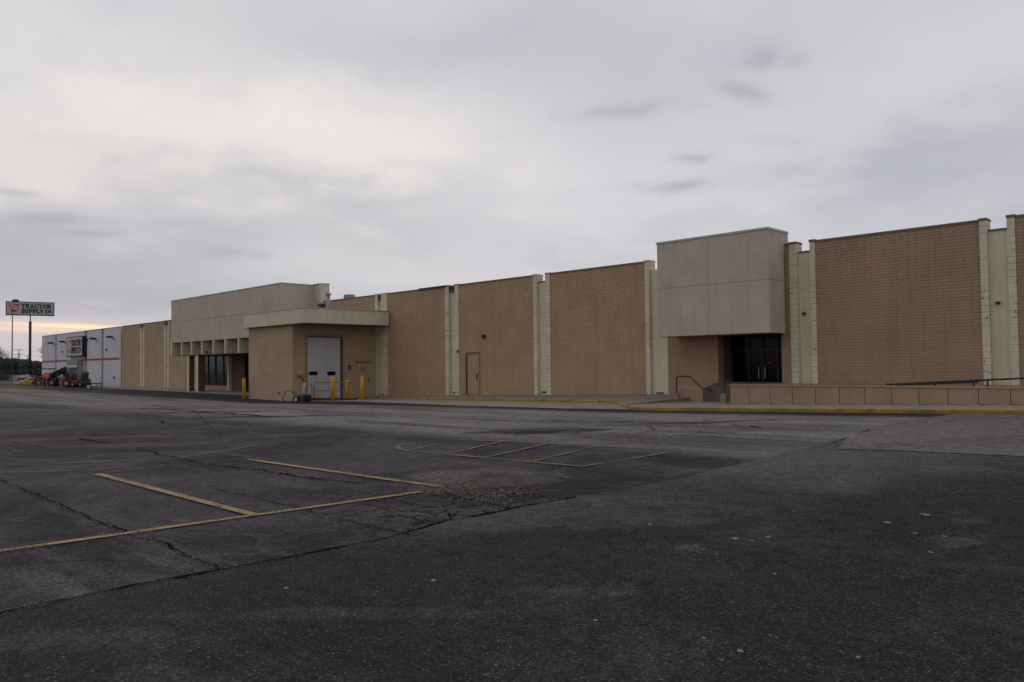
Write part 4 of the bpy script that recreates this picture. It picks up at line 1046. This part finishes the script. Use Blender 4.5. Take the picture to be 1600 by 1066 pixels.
# power pylons
PYL = mat('pylon_steel', (.42, .41, .43), .8, .1, 1)
def pylon(px, Z, top_py, label):
    b = atZ(px, 590, Z); zt = atZ(px, top_py, Z).z; t = thing('power_pylon', label, 'power pylon', (b.x, b.y, 0), 'steel power pylons on the horizon')
    mb = MB(); w = zt * .11
    for sx in (-1, 1):
        for sy in (-1, 1):
            mb.tube([(b.x + RGT.x * w * sx + FWD.x * w * sy, b.y + RGT.y * w * sx + FWD.y * w * sy, 0), (b.x + RGT.x * w * .18 * sx, b.y + RGT.y * w * .18 * sx, zt * .85), (b.x, b.y, zt)], .16, 4)
    for k in range(6):
        z0, z1 = zt * k / 7, zt * (k + 1) / 7; w0_, w1_ = w * (1 - .82 * k / 6.2), w * (1 - .82 * (k + 1) / 6.2)
        for s in (-1, 1): mb.tube([(b.x + RGT.x * w0_ * s, b.y + RGT.y * w0_ * s, z0), (b.x - RGT.x * w1_ * s, b.y - RGT.y * w1_ * s, z1)], .12, 3)
    mb.build('lattice_tower', PYL, t)
    mb = MB()
    for z, l_ in ((zt * .97, zt * .2), (zt * .78, zt * .22)): mb.tube([(b.x - RGT.x * l_, b.y - RGT.y * l_, z), (b.x, b.y, z + .6), (b.x + RGT.x * l_, b.y + RGT.y * l_, z)], .15, 4)
    mb.build('cross_arms', PYL, t); return b, zt
q1 = pylon(29, 560, 546, 'steel lattice power pylon between lamp post and sign pole')
q2 = pylon(43, 620, 556, 'smaller pylon beside the thick sign pole on the horizon')
pw = MB()
a0 = Vector((q1[0].x - RGT.x * 400, q1[0].y - RGT.y * 400, q1[1] * .95)); a1 = Vector((q1[0].x, q1[0].y, q1[1] * .95)); a2 = a1 + RGT * 160 + FWD * 30
for A_, B_ in ((a0, a1), (a1, a2)):
    for dz in (0, -3):
        pw.tube([A_.lerp(B_, k / 12) + Vector((0, 0, dz - 4 * 4 * (k / 12) * (1 - k / 12))) for k in range(13)], .07, 3)
tag(pw.build('power_lines', PYL), 'thin power lines strung low across the left horizon', 'power lines')

# ------------------------------------------------------------------ bollards
def bollard(px, py, label, h=1.24, r=.108, tilt=0):
    p = G(px, py)
    t = thing('bollard', label, 'bollard', p, 'yellow bollards round the loading dock')
    MB().lathe(p + Vector((0, 0, -.15)), [(r, 0), (r, h + .12), (r * .86, h + .16), (r * .5, h + .185)], 20).build('post', BOLY, t, True)
    MB().lathe(p + Vector((0, 0, 0)), [(r + .004, .0), (r + .005, .05), (r + .004, .06)], 20).build('scuffed_base', mat('scuffed_yellow', (.28, .16, .03), .8, .3, 12), t)
    if tilt: t.rotation_euler = tilt
    return t
bollard(381.5, 623.5, 'yellow bollard standing alone by the dark storefront left of the dock', 1.2)
bollard(520.5, 628, 'yellow bollard in front of the white overhead door, nearest the lot', 1.26)
bollard(542.5, 625.3, 'yellow bollard behind the pipe railing, right of the overhead door', 1.1)
bollard(566.3, 625.5, 'yellow bollard in front of the tan side door', 1.26)
bollard(479.5, 627.6, 'short tilted yellow bollard behind the hose cart by the wall meter', 1.0, .11, (R(3), R(-7), 0))

# pipe railing at the dock pit
r0, r1 = Vector((-39.1, -4.15, 0)), Vector((-36.6, -3.1, 0))
rl = thing('pipe_railing', 'rusty yellow pipe railing in front of the white overhead door', 'railing', (r0 + r1) / 2 + Vector((0, 0, -.2)))
def rp(t, z): v = r0.lerp(r1, t); return (v.x, v.y, z)
MB().tube([rp(0, -.3), rp(0, .45), rp(.015, .72), rp(.05, .79), rp(.94, .79), rp(.985, .72), rp(1, .5), rp(1, -.3)], .028).build('frame', RUSTY, rl)
MB().tube([rp(.0, .33), rp(1, .33)], .022).build('mid_rail', RUSTY, rl)
cbm = MB(); dd = (r1 - r0).normalized(); nn_ = Vector((dd.y, -dd.x, 0))
obox(cbm, r0, dd, nn_, -.1, (r1 - r0).length + .1, -.09, .09, -.3, -.07); cbm.build('base_kerb', RUST, rl)
# hose cart
hc = G(476, 629.5); hx = hc - Vector((0, 0, 0))
h_ = thing('hose_cart', 'black hose cart with a white wheel beside the dock wall meter', 'hose cart', hx)
cx, cy, cz = hx
MB().box(cx - .28, cy - .25, cz + .08, cx + .28, cy + .25, cz + .42, bev=.05).build('body', BLK, h_)
MB().box(cx - .12, cy - .1, cz + .42, cx + .16, cy + .14, cz + .85, bev=.04).build('motor', GREYP, h_)
for s in (-1, 1):
    wv = MB().lathe((cx - .3, cy + s * .28 - .04, cz + .17), [(.17, 0), (.17, .08)], 18, 'y').build('wheel', RUB, h_); MB().lathe((cx - .3, cy + s * .28 - .05, cz + .17), [(.09, 0), (.09, .1)], 14, 'y').build('hub', LOGOW, wv)
MB().tube([(cx + .2, cy - .1, cz + .4), (cx + .25, cy, cz + .95), (cx + .25, cy + .25, cz + .95), (cx + .2, cy + .3, cz + .4)], .018).build('handle', RUST, h_)
hs = G(451, 629.3); ring = []
for k in range(28):
    a = 2 * math.pi * k / 28; ring.append((hs.x + RGT.x * math.cos(a) * .31, hs.y + RGT.y * math.cos(a) * .31 + .05 * math.sin(3 * a), hs.z + .32 + .31 * math.sin(a)))
tag(MB().tube(ring, .015, 6, closed=True).tube([(p[0] * 1 + .04, p[1] + .03, p[2] * .97) for p in ring], .012, 6, closed=True).build('hose_coil', mat('hose_rubber', (.04, .035, .02), .6, .3, 6), smooth=True, at=hs), 'upright loop of black and yellow hose against the dock wall', 'hose')

# ------------------------------------------------------------------ terrace wall by the right entrance
RWY = -3.6; RW0 = SX(1141, 615, RWY); pitch_ = .752
rw = thing('retaining_wall', 'low pinkish concrete block wall in front of the right entrance', 'retaining wall', (0, RWY, .3))
core = bx('wall_core', JOINT, rw, RW0 + .02, RWY + .02, -.2, 22, RWY + .34, .84)
j = MB(); xj = SX(1203.3, 618, RWY) - pitch_ * 2 ; edges_ = []
k = -1
wb = MB(); x = xj; xs_ = []
while x < 22: xs_.append(x); x += pitch_
xs_ = [RW0] + [v for v in xs_ if v > RW0 + .2]
for a, b in zip(xs_, xs_[1:]): wb.box(a + .009, RWY, lerp_tab(LOT, a) + .115, b - .009, RWY + .019, .845)
wb.build('block_facing', WALLB, rw)
wb2 = MB(); 
for a, b in zip(xs_[::3], xs_[3::3] + [22]): wb2.box(a - (.03 if a == RW0 else 0), RWY - .03, .847, b - .006, RWY + .38, .885)
wb2.build('cap', WALLB, rw)
bx('end_return', WALLB, rw, RW0, RWY + .021, -.1, RW0 + .019, -2.6, .845)
strip_mesh('terrace', CONCD, RW0 + .03, 22, lambda x: RWY + .385, lambda x: -.037 if not (rx0 < x < rx1) else .0, lambda x, y: .84 + .01 * noise.noise(Vector((x, y, 0))), ny=2, sides=True)
bx('entry_floor', CONCD, bld, rx0, .0, .3, rx1, 1.1, .85)
# litter of leaves and rubble on the wall cap
mb = MB(); rnd = random.Random(3)
for k in range(260):
    x_ = rnd.uniform(RW0, 1.5); y_ = rnd.uniform(RWY + .0, RWY + .9); s = rnd.uniform(.015, .05)
    z_ = .89 if y_ < RWY + .38 else .855
    a = rnd.uniform(0, 3.1); mb.quad((x_ - s * math.cos(a), y_ - s * math.sin(a), z_ + .003), (x_ + s * .5 * math.sin(a), y_ - s * .5 * math.cos(a), z_ + .02 * rnd.random()), (x_ + s * math.cos(a), y_ + s * math.sin(a), z_ + .004), (x_ - s * .5 * math.sin(a), y_ + s * .5 * math.cos(a), z_ + .03 * rnd.random()))
tag(mb.build('leaf_litter', mat('dry_leaf', (.16, .11, .07), .9, .4, 20)), 'dry leaf litter lying along the low wall and terrace', 'leaf litter', kind='stuff')
# handrails
def pier(px, py, Y, hpx, label):
    p = onY(px, py, Y); z0 = gz(p.x, Y) ; t = MB().lathe((p.x, Y, .05), [(.12, 0), (.12, hpx)], 12).build('concrete_pier', CONC, at=(p.x, Y, .1)); return p
Y1 = -1.35
hr = thing('handrail', 'black handrail above the sloping brick cheek wall', 'handrail', (onY(1057, 614, Y1).x, Y1, .3), 'black rails of the entrance steps')
q = [onY(*v, Y1) for v in ((1057, 616), (1057, 591), (1058.5, 588.3), (1077, 588.3), (1097.5, 607.3), (1111, 607.3))]
MB().tube(q, .026).build('rail', RAILM, hr); p = q[0]
MB().box(p.x - .09, Y1 - .09, -.0, p.x + .09, Y1 + .09, p.z + .04, bev=.02).build('concrete_pier', CONC, hr)
e = q[5]; MB().tube([(e.x - .1, e.y, e.z), (e.x - .1, e.y + .16, e.z - .12)], .02).build('bracket', RAILM, hr)
Y2 = -2.9
hr2 = thing('handrail', 'black handrail end half hidden by the low block wall', 'handrail', (onY(1133, 620, Y2).x, Y2, .3), 'black rails of the entrance steps')
q = [onY(*v, Y2) for v in ((1132.5, 618), (1132.5, 595), (1134.5, 592.5), (1143, 602), (1150, 609))]
MB().tube(q, .026).build('rail', RAILM, hr2); p = q[0]
MB().box(p.x - .12, Y2 - .12, -.0, p.x + .1, Y2 + .1, onY(1132, 615.5, Y2).z, bev=.02).build('concrete_pier', CONC, hr2)
Y3 = -1.7
hr3 = thing('ramp_handrail', 'long low black ramp rail behind the block wall at right', 'handrail', (-6, Y3, .85))
a, b = onY(1385, 601, Y3), onY(1600, 591.2, Y3); d = (b - a)
MB().tube([a, b, b + d * 1.5], .028).build('top_rail', RAILM, hr3)
a2_, b2_ = onY(1400, 601.5, Y3 - .02), onY(1528, 597.2, Y3 - .02); MB().tube([a2_, b2_], .026).build('lower_rail', RAILM, hr3)
for px in (1461, 1521, 1543):
    t_ = (px - 1385) / 215; p = a + d * t_; p = onY(px, 595, Y3); zz = a.z + (b.z - a.z) * ((p.x - a.x) / (b.x - a.x))
    MB().tube([(p.x, Y3, .84), (p.x, Y3, zz - .0)], .026).build('post', RAILM, hr3)

# ------------------------------------------------------------------ goods outside the farm store
GY = mat('yellow_wrap', (.40, .36, .03), .5, .2, 4, grime=.3, gcol=(.2, .18, .03)); CRM = mat('cream_bag', (.42, .40, .32), .6, .15, 4)
WOOD = mat('raw_wood', (.30, .20, .09), .8, .2, 5); RD = mat('red_enamel', (.32, .03, .03), .4, .15, 4); ORG = mat('orange_enamel', (.62, .22, .02), .4, .12, 4)
SGN = mat('sign_red', (.72, .10, .05), .5, .08, 3); GRNP = mat('green_enamel', (.03, .07, .04), .4, .2, 4); MAR = mat('maroon_tarp', (.09, .02, .02), .6, .2, 4); SILV = mat('silver_tarp', (.34, .34, .36), .5, .2, 4)
def at(px, py):
    Y_ = -max(.8, (py - 598) * .6); p = onY(px, 600, Y_); p.z = gz(p.x, Y_); return p, 1
def local(name, label, cat, px, py, group=None):
    p, s = at(px, py); return thing(name, label, cat, p, group), p
def fr(t):   # frame: x along the screen, y away from the viewer
    t.rotation_euler.z = math.atan2(RGT.y, RGT.x)
def lbox(t, name, m, *a, bev=.0):
    mb = MB().box(*a, bev=bev); 
    for v in mb.bm.verts: v.co += t.location
    return mb.build(name, m, t)
def lmb(t, mb, name, m, smooth=False, par=None):
    for v in mb.bm.verts: v.co += t.location
    return mb.build(name, m, par or t, smooth)
# pallet of wrapped yellow bags
t, p = local('bag_pallet', 'low heap of yellow wrapped bags with cream bags at its left', 'bag pallet', 41, 602); fr(t)
m = MB()
for (x_, z_, w_, h__) in ((.1, .12, .5, .28), (.55, .15, .45, .3), (.3, .45, .5, .26), (.0, .3, .35, .2), (.75, .3, .3, .25)): m.blobm((x_, 0, z_ + .1), w_, .45, h__, .18, 3, flat=.1)
lmb(t, m, 'yellow_bags', GY, True)
m = MB()
for (x_, z_) in ((-.75, .15), (-.45, .2), (-.5, .4), (.5, .72), (-.95, .2)): m.blobm((x_, .0, z_ + .08), .3, .4, .17, .15, 3)
lmb(t, m, 'cream_bags', CRM, True); lbox(t, 'pallet', WOOD, -1.1, -.5, 0, 1.1, .5, .11)
t, p = local('covered_bin', 'maroon sided bin under a silver grey tarp, behind the yellow bags', 'bin', 39, 598); fr(t)
lbox(t, 'bin', MAR, -.65, -.5, 0, .65, .5, .85, bev=.06); m = MB().blobm((0, 0, .9), .72, .56, .28, .3, 3, flat=.8); m.blobm((.35, 0, 1.1), .3, .3, .16, .3, 2); lmb(t, m, 'tarp', SILV, True)
t, p = local('small_sign_board', 'small white board standing by the lamp post foot', 'sign board', 22, 597); fr(t)
lbox(t, 'board', CRM, -.14, -.02, .15, .14, .02, .55); lbox(t, 'leg', GREYP, -.2, -.03, 0, -.15, .03, .15); lbox(t, 'leg', GREYP, .15, -.03, 0, .2, .03, .15); 
t, p = local('tarp_heap', 'dark tarp covered heap against the wall behind the wooden racks', 'tarp heap', 69, 599.6); fr(t)
m = MB(); m.blobm((0, 0, .5), 1.1, .6, .75, .4, 3, flat=0); m.blobm((.7, 0, .9), .6, .4, .5, .4, 3, seed=2, flat=.2); lmb(t, m, 'tarp', BLK, True); lbox(t, 'pallet', WOOD, -.9, -.62, 0, .9, .5, .1)
# wooden racks
def rack(px, py, w, h, label):
    t, p = local('wooden_rack', label, 'wooden rack', px, py, 'open wooden racks outside the farm store'); fr(t)
    for x_ in (-w / 2, w / 2 - .07):
        for y_ in (-.3, .23): lbox(t, 'post', WOOD, x_, y_, 0, x_ + .07, y_ + .07, h)
    for z_ in (.08, h * .5, h - .08): lbox(t, 'shelf', WOOD, -w / 2 + .071, -.28, z_, w / 2 - .071, .28, z_ + .06)
    m = MB(); m.blobm((0, 0, .28), w * .33, .22, .16, .3, 2); m.blobm((.02, 0, h * .5 + .22), w * .3, .2, .14, .3, 2); return t, m
t, m = rack(66, 602.8, .6, 1.15, 'larger open wooden rack beside the red round sign stand'); lmb(t, m, 'wares', RUST)
t, m = rack(60, 601.5, .5, 1.1, 'narrower wooden rack, left of the larger rack'); lmb(t, m, 'wares', BLK)
t, p = local('sign_stand', 'orange red round sign on a white post with black base', 'sign stand', 72.5, 603.5); fr(t)
m = MB().lathe((0, -.03, 1.17), [(.34, 0), (.34, .04)], 8, 'y'); lmb(t, m, 'sign_plate', SGN); lbox(t, 'text_band', CRM, -.2, -.045, 1.15, .2, -.031, 1.21)
lmb(t, MB().tube([(0, .03, 0), (0, .03, 1.3)], .03), 'post', CRM); lmb(t, MB().lathe((0, 0, 0), [(.3, 0), (.28, .06), (.05, .09)], 14), 'base', RUB)
# planters / green things
t, p = local('potted_shrub', 'small dark green potted shrub behind the wooden racks', 'potted shrub', 53.5, 600); fr(t)
lmb(t, MB().lathe((0, 0, 0), [(.2, 0), (.28, .35), (.3, .37)], 14), 'pot', RUB); m = MB(); rr = random.Random(2)
for k in range(420):
    a = rr.uniform(0, 6.28); q_ = rr.random() ** .5 * .55; z_ = rr.uniform(.35, 1.25); s = .05
    c0 = Vector((math.cos(a) * q_ * (1.3 - z_ * .5), math.sin(a) * q_, z_)); v1 = Vector((rr.gauss(0, 1), rr.gauss(0, 1), rr.gauss(0, 1))).normalized() * s; v2 = v1.cross(Vector((rr.random(), 1, 0))).normalized() * s
    m.quad(c0 - v1, c0 - v2, c0 + v1, c0 + v2)
lmb(t, m, 'foliage', mat('shrub_leaf', (.035, .06, .03), .8, .4, 6))
# utility machines
def machine(name, label, cat, px, py, L_, H_, body, seat=True, wheels=(.3, .22), roof=False, group='garden machines outside the farm store'):
    t, p = local(name, label, cat, px, py, group); fr(t)
    lbox(t, 'chassis', BLK, -L_ / 2, -.4, .22, L_ / 2, .4, .42, bev=.04); lbox(t, 'bonnet', body, L_ * .08, -.33, .42, L_ / 2, .33, H_ * .66, bev=.08)
    lbox(t, 'rear_fender', body, -L_ / 2, -.45, .42, -L_ * .1, .45, H_ * .52, bev=.06)
    if seat: lbox(t, 'seat', BLK, -L_ * .4, -.22, H_ * .52, -L_ * .15, .22, H_ * .62, bev=.03); lbox(t, 'seat_back', BLK, -L_ * .45, -.22, H_ * .6, -L_ * .38, .22, H_, bev=.03)
    lmb(t, MB().tube([(L_ * .05, 0, H_ * .6), (-L_ * .05, 0, H_ * .85)], .03), 'steering_column', BLK); lmb(t, MB().tube([(-L_ * .05 + .13 * math.cos(a / 2), .18 * math.sin(a / 2), H_ * .86 + .05 * math.cos(a / 2)) for a in range(12)], .018, 5), 'steering_wheel', BLK)
    for s in (-1, 1):
        for x_, r in ((-L_ * .32, wheels[0]), (L_ * .34, wheels[1])):
            y_ = s * .46 - .09
            w_ = lmb(t, MB().lathe((x_, y_, r), [(r * .9, 0), (r, .03), (r, .15), (r * .9, .18)], 16, 'y'), 'wheel', RUB); lmb(t, MB().lathe((x_, y_ - .01, r), [(r * .45, 0), (r * .45, .2)], 12, 'y'), 'rim', GREYP if body is not GRNP else ORG, par=w_)
    if roof:
        for x_ in (-L_ * .42, L_ * .1):
            for y_ in (-.38, .38): lmb(t, MB().tube([(x_, y_, .4), (x_, y_, H_ * 1.25)], .03, 5), 'roof_post', BLK)
        lbox(t, 'roof', BLK, -L_ * .5, -.46, H_ * 1.25, L_ * .18, .46, H_ * 1.32, bev=.03)
    return t
machine('utility_vehicle', 'black utility vehicle with dark roof against the white wall', 'utility vehicle', 77, 601.2, 2.8, 1.5, BLK, roof=True, wheels=(.4, .4))
t = machine('lawn_tractor', 'dark green lawn tractor with orange wheel hubs near the entrance', 'lawn tractor', 119, 602.6, 2.2, 1.45, GRNP, wheels=(.42, .28))
machine('lawn_tractor', 'black lawn tractor behind the red and white crate stack', 'lawn tractor', 95, 601.0, 2.2, 1.4, BLK, wheels=(.4, .28))
machine('lawn_tractor', 'red lawn tractor half hidden behind the upright black hand trucks', 'lawn tractor', 126, 602.0, 1.8, 1.3, RD)
t, p = local('tipped_trailer', 'black dump trailer bed tipped up against the white wall', 'trailer', 92, 598); fr(t)
m = MB(); m.box(-1.0, -.5, -.25, 1.0, .5, .25, bev=.04)
bmesh.ops.rotate(m.bm, verts=m.bm.verts, cent=(0, 0, 0), matrix=Matrix.Rotation(R(-24), 3, 'Y')); 
for v in m.bm.verts: v.co += Vector((-.1, .5, 1.55))
lmb(t, m, 'bed', BLK); lbox(t, 'side_crate', BLK, .35, .2, 0, 1.0, 1.0, 1.65, bev=.05)
for x_ in (-.8, .2): lmb(t, MB().lathe((x_, 0, .3), [(.3, 0), (.3, .15)], 16, 'y'), 'wheel', RUB)
lmb(t, MB().tube([(-.6, .4, 0), (-.6, .4, 1.35)], .05, 6), 'prop_leg', BLK); lmb(t, MB().tube([(.3, .4, 0), (.3, .4, 1.4)], .05, 6), 'prop_leg', BLK)
t, p = local('fuel_can_stand', 'two upright red fuel cans standing in front of the black machines', 'fuel cans', 84.3, 601.3); fr(t)
for x_ in (-.16, .16):
    c_ = lbox(t, 'can', RD, x_ - .13, -.12, 0, x_ + .13, .12, .48, bev=.03); lbox(t, 'cap', BLK, x_ - .05, -.05, .48, x_ + .04, .05, .56)
t, p = local('bag_stack', 'small stack of white sacks left of the red and white crates', 'sack stack', 91.5, 600.8); fr(t)
m = MB()
for x_, z_ in ((-.15, .1), (.2, .1), (0, .27), (.05, .44)): m.blobm((x_, 0, z_), .26, .3, .11, .12, 3)
lmb(t, m, 'sacks', CRM, True)
t, p = local('crate_stack', 'stack of red crates banded white in front of the store wall', 'crate stack', 100, 600.8); fr(t)
for z_ in range(4): lbox(t, 'crate', RD if z_ != 1 else mat('pink_crate', (.42, .12, .13), .5, .1, 4), -.38, -.3, .03 + z_ * .26, .38, .3, .25 + z_ * .26, bev=.02); lbox(t, 'label_band', CRM, -.3, -.315, .1 + z_ * .26, .25, -.301, .15 + z_ * .26)
t, p = local('orange_mixer', 'round orange drum mixer on the ground before the green tractor', 'drum mixer', 111, 603.2); fr(t)
lmb(t, MB().lathe((0, -.2, .32), [(.15, 0), (.3, .08), (.33, .25), (.22, .5)], 16, 'y'), 'drum', ORG, True); lbox(t, 'stand', BLK, -.3, -.1, 0, .3, .2, .1); lmb(t, MB().tube([(-.32, 0, 0), (-.32, 0, .4)], .03, 5), 'leg', BLK); lmb(t, MB().tube([(.32, 0, 0), (.32, 0, .4)], .03, 5), 'leg', BLK)
def handtruck(px, py, h, label):
    t, p = local('hand_truck', label, 'hand truck', px, py, 'upright hand trucks by the entrance'); fr(t)
    lmb(t, MB().tube([(-.2, 0, .1), (-.2, .12, h - .1), (-.1, .14, h), (.1, .14, h), (.2, .12, h - .1), (.2, 0, .1)], .035, 6), 'frame', BLK); lbox(t, 'back_plate', BLK, -.19, .02, .3, .19, .08, h * .92); lbox(t, 'toe_plate', BLK, -.22, -.25, .02, .22, .02, .06)
    for s in (-1, 1): w_ = lmb(t, MB().lathe((s * .27 - .04, .1, .14), [(.14, 0), (.14, .08)], 14, 'x'), 'wheel', RUB)
    return t
handtruck(130, 602.8, 1.55, 'taller black hand truck right of the store doors'); handtruck(134, 603.2, 1.6, 'black hand truck beside the taller one, next to the long rack')
t, p = local('wheelbarrow', 'black wheelbarrow with a pale wheel near the hand trucks', 'wheelbarrow', 138.5, 603.8); fr(t)
lmb(t, MB().lathe((0, -.04, .2), [(.2, 0), (.2, .09)], 16, 'y'), 'wheel', LOGOW); lbox(t, 'tray', BLK, -.6, -.3, .35, .1, .3, .6, bev=.06); lmb(t, MB().tube([(0, 0, .2), (-.5, .2, .35), (-1.0, .25, .6)], .025, 5), 'handle', BLK); lmb(t, MB().tube([(-.45, .2, 0), (-.45, .2, .4)], .025, 5), 'leg', BLK)
t, p = local('long_rack', 'low black rack with curved legs at the right of the goods', 'rack', 149, 603.6); fr(t)
lbox(t, 'top_bar', BLK, -.75, -.12, .42, .55, .12, .50)
for x_ in (-.5, .1, .45): lmb(t, MB().tube([(x_ - .1, 0, .42), (x_ + .08, 0, .32), (x_ + .12, 0, .12), (x_ + .1, 0, 0)], .035, 6), 'leg', BLK)
